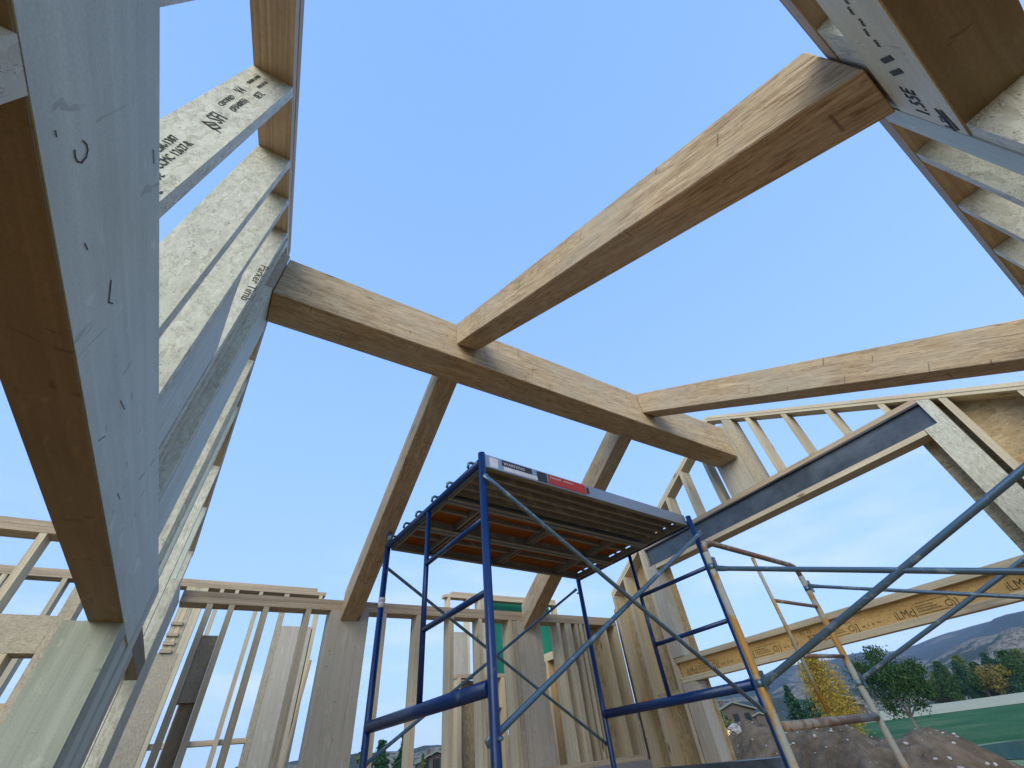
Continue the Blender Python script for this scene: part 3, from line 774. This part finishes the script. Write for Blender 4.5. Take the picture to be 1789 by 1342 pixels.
def mat_grass():
    t = NT("mown lawn")
    n = t.noise(t.coord((1, 1, 1), rand=False), .12, 8, .7)
    c = t.ramp(n, [(.3, (.020, .085, .030)), (.5, (.040, .120, .048)), (.66, (.105, .16, .07))])
    f = t.noise(t.coord((1, 1, 1), rand=False), 6, 5)
    c = t.mix(t.ramp(f, [(.4, .4), (.6, 0)]), c, (.006, .05, .012))
    return t.done(c, .95, 0, None, .05)
def mat_sand():
    t = NT("pale dry grass bank")
    n = t.noise(t.coord((1, 1, 1), rand=False), .35, 9, .75)
    c = t.ramp(n, [(.3, (.26, .25, .14)), (.55, (.36, .345, .21)), (.75, (.20, .20, .10))])
    return t.done(c, .95)
def mat_hill(name, forest, rock, th, s=.004):
    t = NT(name)
    n = t.noise(t.coord((1, 1, 1.6), rand=False), s, 9, .62)
    c = t.ramp(n, [(th - .05, forest), (th, rock), (th + .12, tuple(x * .6 for x in rock)), (th + .16, forest)])
    f = t.noise(t.coord((1, 1, 1), rand=False), s * 14, 6, .7)
    c = t.mix(t.ramp(f, [(.42, .75), (.58, 0)]), c, tuple(x * .45 for x in forest))
    return t.done(c, .95, 0, t.bump(f, .6, 6))
M['ground'] = mat_ground(); M['dirt'] = mat_dirt(); M['grass'] = mat_grass(); M['sand'] = mat_sand()
M['hill'] = mat_hill("wooded hillside", (.018, .040, .026), (.27, .23, .165), .535, .016)
M['ridge'] = mat_hill("distant ridge", (.007, .030, .036), (.14, .13, .11), .61, .006)
M['shore'] = flat('shore grass', (.13, .19, .07))
t = NT("pond water"); M['water'] = t.done((.01, .10, .11), .08)

rs = [0.01, 6, 12, 18, 26, 36, 50, 70, 85, 100, 130, 160, 200, 260, 400, 600, 900, 1400, 2200, 3600, 6000]
terrain('ground', 0, 2 * math.pi, 128, rs, lambda r, a, x, y: gh(r) - .03, 'ground')
d2 = math.radians
terrain('lawn', d2(-30), d2(36), 90, [16, 20, 26, 36, 50, 70, 85, 99], lambda r, a, x, y: gh(r) + .03, 'grass')
terrain('sand_bank', d2(-30), d2(38), 120, [98, 102, 110, 125, 145, 165, 176],
        lambda r, a, x, y: gh(r) + .06 + (lin(r, [(98, 0), (102, .25), (125, .6), (165, .8), (176, .2)])) * (1 + .35 * noise.noise((a * 9, 0, 3))), 'sand')
# pond: a sheet of water in the lawn with a pale shore
def oval(name, rt, rr_, z, m):
    bm = bmesh.new(); vs = []
    ac = d2(9.5); cx, cy = 32 * math.cos(ac), 32 * math.sin(ac)
    for i in range(64):
        a = 2 * math.pi * i / 64; k = 1 + .05 * math.sin(3 * a + 1) + .03 * math.sin(7 * a)
        u, v = rr_ * k * math.cos(a), rt * k * math.sin(a)
        vs.append(bm.verts.new((cx + u * math.cos(ac) - v * math.sin(ac), cy + u * math.sin(ac) + v * math.cos(ac), z)))
    bm.faces.new(vs)
    mesh_obj(name, bm, m, None, Matrix.Identity(4))['kind'] = 'structure'
oval('shore', 7.3, 10.2, EYE - 1.345, 'shore')
oval('pond', 6.4, 8.0, EYE - 1.325, 'water')

# spoil heap outside the opening
crest = [azel(*p) for p in ((1150, 1310), (1250, 1298), (1275, 1282), (1300, 1262), (1340, 1272), (1400, 1274), (1450, 1268), (1480, 1268), (1520, 1290), (1560, 1293), (1620, 1274), (1660, 1286), (1700, 1300), (1745, 1318), (1789, 1337))]
crest = sorted((a, e) for a, e in crest)
crest = [(crest[0][0] - .5, crest[0][1] - .10)] + crest + [(crest[-1][0] + .25, crest[-1][1] - .04)]
def heap_h(r, a, x, y):
    R0 = 9.0 + .9 * math.sin(a * 11)
    hc = EYE + R0 * math.tan(lin(a, crest))
    base = gh(r)
    f = math.exp(-((r - R0) / (2.3 if r < R0 else 1.5)) ** 2)
    h = base - .15 + (hc - base + .15) * f
    return h + (.045 * noise.fractal((x * 1.6, y * 1.6, 2.0), .8, 2.1, 3) + .045 * noise.fractal((x * 6, y * 6, 5.0), .7, 2.2, 4)) * min(1, f * 3)
terrain('dirt_mound', crest[0][0], crest[-1][0], 420, [3.2 + .07 * i for i in range(145)], heap_h, 'dirt', 'structure')

# rocks scattered over the heap: too many to count
bm = bmesh.new()
for i in range(800):
    a = uni(crest[1][0], crest[-2][0]); r = uni(5.5, 10.0)
    x, y = r * math.cos(a), r * math.sin(a); z = heap_h(r, a, x, y)
    s_ = .004 + .024 * rnd() ** 6
    rr = bmesh.ops.create_icosphere(bm, subdivisions=1, radius=s_, matrix=Matrix.Translation((x, y, z + s_ * .3)) @ Matrix.Rotation(rnd() * 6, 4, 'Z') @ Matrix.Diagonal((1.3, .9, .7, 1)))
    for v_ in rr['verts']: v_.co += Vector((uni(-1, 1), uni(-1, 1), uni(-1, 1))) * s_ * .22
tt = NT("pale stone"); nn_ = tt.noise(tt.coord((1, 1, 1)), 20, 4)
M['stone'] = tt.done(tt.ramp(nn_, [(.3, (.25, .24, .22)), (.7, (.52, .50, .46))]), .85)
o = mesh_obj('rubble', bm, 'stone', None, Matrix.Identity(4)); tag(o, 'pale stones scattered over the dirt mound', 'stones', kind='stuff')
# one big boulder on the left crest
def boulder(px, r, size, label):
    a, e = azel(*px); x, y = r * math.cos(a), r * math.sin(a); z = EYE + r * math.tan(e)
    bm = bmesh.new(); bmesh.ops.create_icosphere(bm, subdivisions=3, radius=size)
    for v_ in bm.verts:
        v_.co *= 1 + .35 * noise.noise(v_.co * 3 / size * .6 + Vector((px[0], 0, 0))); v_.co.z *= .75
    return tag(mesh_obj('boulder', bm, 'stone', None, Matrix.Translation((x, y, z - size * .2))), label, 'rock')
boulder((1283, 1272), 8.4, .085, 'pale boulder on the left end of the dirt mound below the house')

# ridges and hills
def ridge(name, prof, r_base, r_crest, mat, amp, back=1.3, n=260):
    P = sorted(azel(*p) for p in prof)
    a0, a1 = P[0][0], P[-1][0]
    P = [(a0 - 1.3, P[0][1] * .55)] + P + [(a1 + .6, P[-1][1] * .8), (a1 + 1.6, P[-1][1] * .7)]
    rs = [r_base + (r_crest - r_base) * (i / 26) for i in range(27)] + [r_crest * 1.06, r_crest * back]
    def h(r, a, x, y):
        hc = r_crest * math.tan(lin(a, P))
        f = (r - r_base) / (r_crest - r_base)
        f = max(0, min(1, f)); g = f ** 1.15
        z = EYE + gh(r_base) - EYE - 3 + (hc - gh(r_base) + 3 + EYE) * g
        if r > r_crest: z = EYE + hc * (1 - (r - r_crest) / (r_crest * (back - 1)) * .9)
        z += amp * noise.fractal((x / r_crest * 9, y / r_crest * 9, 1.3), .9, 2.0, 6) * (math.sin(math.pi * f) * .9 + .22)
        return z
    return terrain(name, P[0][0], P[-1][0], n, rs, h, mat, 'structure')
ridge('far_ridge', [(700, 1352), (900, 1310), (1100, 1262), (1180, 1235), (1240, 1215), (1300, 1190), (1360, 1172), (1400, 1163), (1450, 1155), (1500, 1143), (1560, 1139), (1600, 1126), (1640, 1111), (1700, 1095), (1740, 1084), (1789, 1068)], 700, 2600, 'ridge', 42)
ridge('near_hill', [(1330, 1215), (1400, 1196), (1480, 1200), (1540, 1192), (1580, 1178), (1620, 1160), (1660, 1135), (1700, 1116), (1740, 1108), (1789, 1097)], 330, 950, 'hill', 16)

# ------------------------------------------------------------------ trees and plants
def mat_leaf(name, a, b, c_):
    t = NT(name)
    g = t.n.new("ShaderNodeNewGeometry")
    c = t.ramp(g.outputs["Random Per Island"], [(0, a), (.5, b), (1, c_)])
    n = t.noise(t.coord((1, 1, 1)), .5, 3)
    c = t.mix(t.ramp(n, [(.45, .5), (.6, 0)]), c, a)
    return t.done(c, .85, 0, None, .15)
M['lf_yellow'] = mat_leaf("yellow autumn leaves", (.20, .16, .025), (.38, .26, .03), (.48, .31, .045))
M['lf_dark'] = mat_leaf("dark green leaves", (.018, .045, .016), (.035, .08, .026), (.06, .115, .035))
M['lf_mid'] = mat_leaf("dull green leaves", (.045, .085, .028), (.085, .13, .04), (.13, .17, .055))
M['lf_olive'] = mat_leaf("olive turning leaves", (.10, .10, .025), (.17, .15, .035), (.22, .16, .05))
M['lf_conifer'] = mat_leaf("conifer needles", (.012, .05, .03), (.025, .075, .04), (.045, .11, .055))
tt = NT("bark"); nn_ = tt.noise(tt.coord((6, 6, 1)), 8, 5)
M['bark'] = tt.done(tt.ramp(nn_, [(.3, (.10, .085, .07)), (.7, (.26, .24, .21))]), .9)

def tree(name, px_base, dist, h, w, shape, leafmat, label, nleaf=1500, lsz=None, group=None, ground=None, trunk_h=None):
    a, e = azel(*px_base)
    x, y = dist * math.cos(a), dist * math.sin(a)
    z0 = gh(dist) if ground is None else ground
    root = bpy.data.objects.new(name, None); link(root, None, Matrix.Translation((x, y, z0))); tag(root, label, 'tree', group)
    tr_h = trunk_h if trunk_h is not None else {'column': .06, 'round': .22, 'cone': .05}[shape] * h
    lsz = lsz or h * .028
    # trunk with limbs
    bm = bmesh.new()
    def limb(a_, b_, ra, rb, seg=7):
        d = (b_ - a_); u = d.normalized(); s1_ = u.orthogonal().normalized(); s2_ = u.cross(s1_)
        A = [bm.verts.new(a_ + (s1_ * math.cos(q) + s2_ * math.sin(q)) * ra) for q in [2 * math.pi * k / seg for k in range(seg)]]
        B = [bm.verts.new(b_ + (s1_ * math.cos(q) + s2_ * math.sin(q)) * rb) for q in [2 * math.pi * k / seg for k in range(seg)]]
        for k in range(seg): bm.faces.new((A[k], A[(k + 1) % seg], B[(k + 1) % seg], B[k]))
        bm.faces.new(A[::-1]); bm.faces.new(B)
    tr = max(.10, h * .02)
    limb(Vector((0, 0, -.3)), Vector((0, 0, tr_h)), tr, tr * .8)
    tips = []
    if shape == 'round':
        for k in range(8):
            an = k * 2.4; b_ = Vector((math.cos(an) * w * .3, math.sin(an) * w * .3, tr_h + h * uni(.15, .35)))
            limb(Vector((0, 0, tr_h * .96)), b_, tr * .5, tr * .16); tips.append(b_)
            limb(b_, b_ * 1.25 + Vector((0, 0, h * .12)), tr * .15, tr * .05, 5)
        limb(Vector((0, 0, tr_h)), Vector((0, 0, h * .75)), tr * .7, tr * .12)
    else:
        limb(Vector((0, 0, tr_h)), Vector((0, 0, h * .93)), tr * .8, tr * .1)
        for k in range(14):
            zz = tr_h + (h * .85 - tr_h) * k / 14; an = k * 2.4; q_ = w * .3 * (1 - k / 17)
            limb(Vector((0, 0, zz)), Vector((math.cos(an) * q_, math.sin(an) * q_, zz + (h * .06 if shape == 'column' else -h * .01))), tr * .25, tr * .06, 4)
    mesh_obj('trunk', bm, 'bark', root, Matrix.Translation((x, y, z0)))
    bm = bmesh.new(); sd = uni(0, 100)
    clumps = []
    nc = 60 if shape == 'round' else 46
    for k in range(nc):
        t_ = (k + .5) / nc
        an = rnd() * 6.283
        if shape == 'round':
            ph = math.acos(uni(-1, 1)); rr = uni(.45, 1.0)
            c = Vector((math.cos(an) * math.sin(ph) * w / 2 * rr, math.sin(an) * math.sin(ph) * w / 2 * rr, tr_h + (h - tr_h) * (.5 + .5 * math.cos(ph) * rr)))
            cr = w * uni(.09, .17)
        elif shape == 'column':
            prof = math.sin(math.pi * min(1, t_ * .93 + .10)) ** .55 * (1 - .25 * t_)
            rr = w / 2 * prof * uni(.2, .85); c = Vector((math.cos(an) * rr, math.sin(an) * rr, tr_h + (h - tr_h) * t_)); cr = w * uni(.13, .22) * (.6 + .4 * prof)
        else:
            prof = (1 - t_) ** .9; rr = w / 2 * prof * uni(.3, 1.0); c = Vector((math.cos(an) * rr, math.sin(an) * rr, tr_h + (h - tr_h) * t_ * .98)); cr = w * (.05 + .12 * prof)
        clumps.append((c, cr))
    for k in range(nleaf):
        c, cr = clumps[k % nc]
        d = Vector((random.gauss(0, .5), random.gauss(0, .5), random.gauss(0, .5 if shape != 'column' else .9))) * cr
        p = c + d
        if shape == 'column' and abs(d.x) + abs(d.y) < .1 * cr: continue
        if p.z > h: p.z = h - rnd() * .1 * h
        s_ = lsz * uni(.5, 1.3)
        u = Vector((uni(-1, 1), uni(-1, 1), uni(-.6, 1))).normalized(); v = u.orthogonal().normalized(); v = Matrix.Rotation(rnd() * 6.28, 3, u) @ v
        ww = v.cross(u) * s_ * .42; uu = v * s_
        bm.faces.new([bm.verts.new(p + q) for q in (-uu, ww, uu, -ww)])
    mesh_obj('crown', bm, leafmat, root, Matrix.Translation((x, y, z0)))
    return root

def size_at(dist, pxa, pxb):
    (a1, e1), (a2, e2) = azel(*pxa), azel(*pxb)
    return dist * math.hypot((a1 - a2), (e1 - e2))
tree('poplar_tree', (1470, 1258), 66, 6.5, 5.9, 'column', 'lf_yellow', 'bright yellow poplar between the scaffold legs at the right', 15000, .11, ground=gh(66) + .8)
tree('leafy_tree', (1606, 1278), 46, 5.3, 4.6, 'round', 'lf_dark', 'broad dark green tree with forked pale trunk on the near lawn', 12000, .10, ground=gh(46) + .25, trunk_h=1.1)
tree('conifer_tree', (1400, 1262), 74, 4.6, 3.2, 'cone', 'lf_conifer', 'dark conifer just left of the yellow poplar', 2600, .18, ground=gh(74) + .7)
tree('leafy_tree', (1262, 1296), 78, 3.6, 4.2, 'round', 'lf_mid', 'small green tree left of the grey house', 1500, .2, ground=gh(78) + .3)
tree('leafy_tree', (1440, 1262), 90, 4.0, 4.0, 'round', 'lf_conifer', 'dark bushy tree behind the foot of the yellow poplar', 1500, .2, ground=gh(90))
row = [(1660, 1232, 5.6, 3.6, 'lf_olive', 'column'), (1682, 1229, 8.6, 3.2, 'lf_dark', 'column'), (1702, 1226, 6.0, 3.4, 'lf_mid', 'round'), (1722, 1222, 9.2, 3.8, 'lf_mid', 'column'),
       (1742, 1219, 7.6, 3.4, 'lf_dark', 'column'), (1760, 1217, 6.4, 4.2, 'lf_olive', 'round'), (1782, 1214, 7.0, 3.2, 'lf_conifer', 'cone'), (1640, 1236, 5.0, 3.0, 'lf_dark', 'round'),
       (1805, 1211, 8.4, 4.2, 'lf_dark', 'column'), (1830, 1208, 8.8, 4.5, 'lf_mid', 'column'), (1668, 1230, 6.8, 3.0, 'lf_mid', 'column'), (1733, 1220, 5.0, 3.2, 'lf_dark', 'round'), (1770, 1216, 8.8, 3.0, 'lf_conifer', 'column'), (1712, 1224, 8.0, 2.6, 'lf_conifer', 'column')]
names = ['olive leaning tree nearest the broad dark tree beyond the bank', 'tall dark column tree, first high one of the row beyond the bank', 'round dull green tree low between two tall column trees', 'tallest green column tree in the middle of the row beyond the bank',
         'dark column tree right of the tallest one in the row', 'rust-tinted round tree near the right end of the row', 'conifer near the right edge of the row', 'low dark tree at the left end of the row behind the broad tree',
         'dark column tree at the right edge of the picture', 'green column tree just past the right edge', 'slim green column tree behind the olive tree', 'low dark bush-like tree at the foot of the tallest column tree', 'slim dark column tree behind the rust-tinted one', 'slim dark column tree left of the tallest one']
for (px, py, h, w, m, shp), nm in zip(row, names):
    tree('row_tree', (px, py), 178 + uni(-4, 10), h * 1.05, w * 1.6, shp, m, nm, 3200, .30, 'trees in the row beyond the pale bank', ground=gh(178) + .3)
tree('conifer_tree', (700, 1420), 34, 4.2, 2.3, 'cone', 'lf_conifer', 'pointed conifer between two studs left of the near scaffold post', 5200, .14, ground=EYE - 1.9)
tree('conifer_tree', (655, 1430), 36, 4.2, 2.4, 'cone', 'lf_conifer', 'conifer behind the left scaffold post at the bottom edge', 4200, .14, ground=EYE - 2.1)
tree('conifer_tree', (622, 1435), 36, 3.6, 2.6, 'cone', 'lf_mid', 'small conifer beside the wide post at the bottom edge', 3000, .14, ground=EYE - 1.7)
tree('conifer_tree', (735, 1420), 60, 4.4, 1.3, 'cone', 'lf_mid', 'thin pointed tree top above the far roof at the bottom edge', 1500, .14, ground=EYE - 2.3)

# ------------------------------------------------------------------ houses
M['stucco'] = flat("grey brown stucco", (.085, .070, .062)); M['roof'] = flat("weathered roof", (.16, .18, .15)); M['glass'] = flat("dark window glass", (.012, .016, .02), .15)
M['trim'] = flat("dark wood trim", (.05, .045, .045))
t = NT("lit window"); t.b.inputs["Emission Color"].default_value = (1, .62, .28, 1); t.b.inputs["Emission Strength"].default_value = .7; M['lit'] = t.done((.8, .6, .3), .5)
def house(px, dist, w, d, h, label, rot=0.0, lit=True):
    a, e = azel(*px); x, y = dist * math.cos(a), dist * math.sin(a); z0 = gh(dist)
    M0 = Matrix.Translation((x, y, z0)) @ Matrix.Rotation(a + math.pi / 2 + rot, 4, 'Z')
    root = bpy.data.objects.new('house', None); link(root, None, M0); tag(root, label, 'house')
    def hbox(nm, x0, x1, y0, y1, za, zb, m, par=root):
        bm = bmesh.new(); bmesh.ops.create_cube(bm, size=1)
        for v_ in bm.verts: v_.co = Vector((x0 + (v_.co.x + .5) * (x1 - x0), y0 + (v_.co.y + .5) * (y1 - y0), za + (v_.co.z + .5) * (zb - za)))
        return mesh_obj(nm, bm, m, par, M0)
    wall = hbox('wall', -w / 2, w / 2, -d / 2, d / 2, -1, h, 'stucco')
    wing = hbox('wing', -w * .72, -w / 2 + .02, -d * .3, d * .55, -1, h * .72, 'stucco')
    def roof(x0, x1, y0, y1, z, rise, ov=.6):
        bm = bmesh.new(); x0 -= ov; x1 += ov; y0 -= ov; y1 += ov
        th = .22
        P = [(x0, y0, z), (x1, y0, z), (x1, y1, z), (x0, y1, z), ((x0 + x1) / 2, y0, z + rise), ((x0 + x1) / 2, y1, z + rise)]
        lo = [bm.verts.new(p) for p in P]; hi = [bm.verts.new((p[0], p[1], p[2] + th)) for p in P]
        for A in ((0, 4, 5, 3), (4, 1, 2, 5)):
            bm.faces.new([hi[i] for i in A]); bm.faces.new([lo[i] for i in A[::-1]])
        for A in ((0, 4), (4, 1), (1, 2), (2, 5), (5, 3), (3, 0)): bm.faces.new((lo[A[0]], lo[A[1]], hi[A[1]], hi[A[0]]))
        r_ = mesh_obj('roof', bm, 'roof', root, M0)
        bm = bmesh.new(); xi0, xi1, yi0, yi1 = x0 + ov, x1 - ov, y0 + ov, y1 - ov; rz = z + rise * (1 - 0)
        for yy in (yi0, yi1):
            bm.faces.new([bm.verts.new(q) for q in ((xi0, yy, z - .02), (xi1, yy, z - .02), ((x0 + x1) / 2, yy, z + rise - .05))])
        mesh_obj('gable', bm, 'stucco', root, M0)
        return r_
    rf = roof(-w / 2, w / 2, -d / 2, d / 2, h, w * .2)
    roof(-w * .72, -w / 2 + .4, -d * .3, d * .55, h * .72, w * .06, .4)
    hbox('chimney', w * .12, w * .22, -.4, .4, h, h + w * .3, 'stucco', rf)
    for k, (u, zz) in enumerate(((-.32, .12), (.0, .12), (.30, .12), (-.3, .58), (.0, .60), (.3, .58))):
        f = hbox('window', w * u - .55, w * u + .55, d / 2 + .0, d / 2 + .05, h * zz, h * zz + 1.25, 'trim')
        hbox('pane', w * u - .45, w * u + .45, d / 2 + .051, d / 2 + .07, h * zz + .1, h * zz + 1.15, 'lit' if lit and k in (2,) else 'glass', f)
    hbox('porch_roof', -w * .2, w * .45, d / 2 + .05, d / 2 + 1.5, h * .46, h * .5, 'trim')
    for u in (-.18, .12, .43): hbox('porch_post', w * u - .1, w * u + .1, d / 2 + 1.2, d / 2 + 1.4, -1, h * .46, 'trim')
    return root
house((1293, 1290), 105, 6.6, 5.0, 3.5, 'grey two-storey house with lit windows behind the dirt mound', .25)
house((1487, 1262), 120, 4.6, 4.5, 3.2, 'grey house half hidden between the yellow poplar and the broad tree', -.2, False)
house((758, 1365), 80, 5.0, 5.0, 2.2, 'distant dark roof at the bottom edge left of the short inner wall', .1, False)

# ------------------------------------------------------------------ air
HZ = bpy.data.materials.new("evening haze"); HZ.use_nodes = True; hn = HZ.node_tree; hn.nodes.clear()
ho = hn.nodes.new("ShaderNodeOutputMaterial"); hv = hn.nodes.new("ShaderNodeVolumePrincipled")
hv.inputs["Color"].default_value = (.55, .75, 1, 1); hv.inputs["Density"].default_value = .00010; hv.inputs["Anisotropy"].default_value = 0.0
hn.links.new(hv.outputs[0], ho.inputs["Volume"]); M['haze'] = HZ
bm = bmesh.new(); bmesh.ops.create_cube(bm, size=1)
for v_ in bm.verts: v_.co = Vector((v_.co.x * 12400, v_.co.y * 12400, -12 if v_.co.z < 0 else 420))
mesh_obj('haze', bm, 'haze', None, Matrix.Identity(4))['kind'] = 'stuff'

# ------------------------------------------------------------------ light
w = bpy.data.worlds.new("World"); sc.world = w; w.use_nodes = True
nt_ = w.node_tree; nt_.nodes.clear()
out = nt_.nodes.new("ShaderNodeOutputWorld"); bg = nt_.nodes.new("ShaderNodeBackground"); sky = nt_.nodes.new("ShaderNodeTexSky")
sky.sky_type = 'NISHITA'; sky.sun_disc = False
SUN_EL, SUN_ROT = math.radians(24), math.radians(-132)
sky.sun_elevation = SUN_EL; sky.sun_rotation = SUN_ROT; sky.altitude = 1900; sky.air_density = 1.0; sky.dust_density = .6; sky.ozone_density = 1.5
tc = nt_.nodes.new("ShaderNodeTexCoord"); mp = nt_.nodes.new("ShaderNodeMapping"); mp.inputs["Scale"].default_value = (1.2, 1.2, 5)
nz = nt_.nodes.new("ShaderNodeTexNoise"); nz.inputs["Scale"].default_value = 2.2; nz.inputs["Detail"].default_value = 6; nz.inputs["Roughness"].default_value = .55
nt_.links.new(tc.outputs["Generated"], mp.inputs[0]); nt_.links.new(mp.outputs[0], nz.inputs["Vector"])
sep = nt_.nodes.new("ShaderNodeSeparateXYZ"); nt_.links.new(tc.outputs["Generated"], sep.inputs[0])
def vr(inp, stops):
    n = nt_.nodes.new("ShaderNodeValToRGB"); nt_.links.new(inp, n.inputs[0])
    while len(n.color_ramp.elements) < len(stops): n.color_ramp.elements.new(.5)
    for e_, (p, c) in zip(n.color_ramp.elements, stops): e_.position = p; e_.color = (c, c, c, 1)
    return n.outputs[0]
cl = vr(nz.outputs[0], [(.47, 0), (.68, .75)]); band = vr(sep.outputs[2], [(.0, .35), (.08, 1), (.30, .5), (.42, 0)])
mm = nt_.nodes.new("ShaderNodeMath"); mm.operation = 'MULTIPLY'; nt_.links.new(cl, mm.inputs[0]); nt_.links.new(band, mm.inputs[1])
mx = nt_.nodes.new("ShaderNodeMix"); mx.data_type = 'RGBA'; nt_.links.new(mm.outputs[0], mx.inputs[0])
# even dusk glow laid over the clear-sky model, paler towards the horizon
gl = nt_.nodes.new("ShaderNodeValToRGB"); nt_.links.new(sep.outputs[2], gl.inputs[0])
while len(gl.color_ramp.elements) < 4: gl.color_ramp.elements.new(.5)
for e_, (p, c) in zip(gl.color_ramp.elements, [(0, (1.22, 1.72, 2.75)), (.17, (1.22, 1.88, 3.05)), (.5, (1.00, 1.74, 3.4)), (1, (.76, 1.45, 3.3))]): e_.position = p; e_.color = (*[v / 5 for v in c], 1)
g5 = nt_.nodes.new("ShaderNodeVectorMath"); g5.operation = 'SCALE'; g5.inputs[3].default_value = 5.0; nt_.links.new(gl.outputs[0], g5.inputs[0])
mg = nt_.nodes.new("ShaderNodeMix"); mg.data_type = 'RGBA'; mg.inputs[0].default_value = .9
nt_.links.new(sky.outputs[0], mg.inputs[6]); nt_.links.new(g5.outputs[0], mg.inputs[7])
nt_.links.new(mg.outputs[2], mx.inputs[6]); mx.inputs[7].default_value = (2.5, 2.75, 3.2, 1)
nt_.links.new(mx.outputs[2], bg.inputs[0]); bg.inputs[1].default_value = .135
nt_.links.new(bg.outputs[0], out.inputs[0])
sl = bpy.data.lights.new("sun", 'SUN'); sl.energy = 1.35; sl.angle = math.radians(50); sl.color = (1, .93, .78)
so = bpy.data.objects.new("sun", sl); col.objects.link(so)
sd = Vector((math.sin(SUN_ROT) * math.cos(SUN_EL), math.cos(SUN_ROT) * math.cos(SUN_EL), math.sin(SUN_EL)))
so.rotation_euler = sd.to_track_quat('Z', 'Y').to_euler()
sc.view_settings.view_transform = 'Standard'; sc.view_settings.look = 'None'; sc.view_settings.exposure = 1.5; sc.view_settings.gamma = 1.0
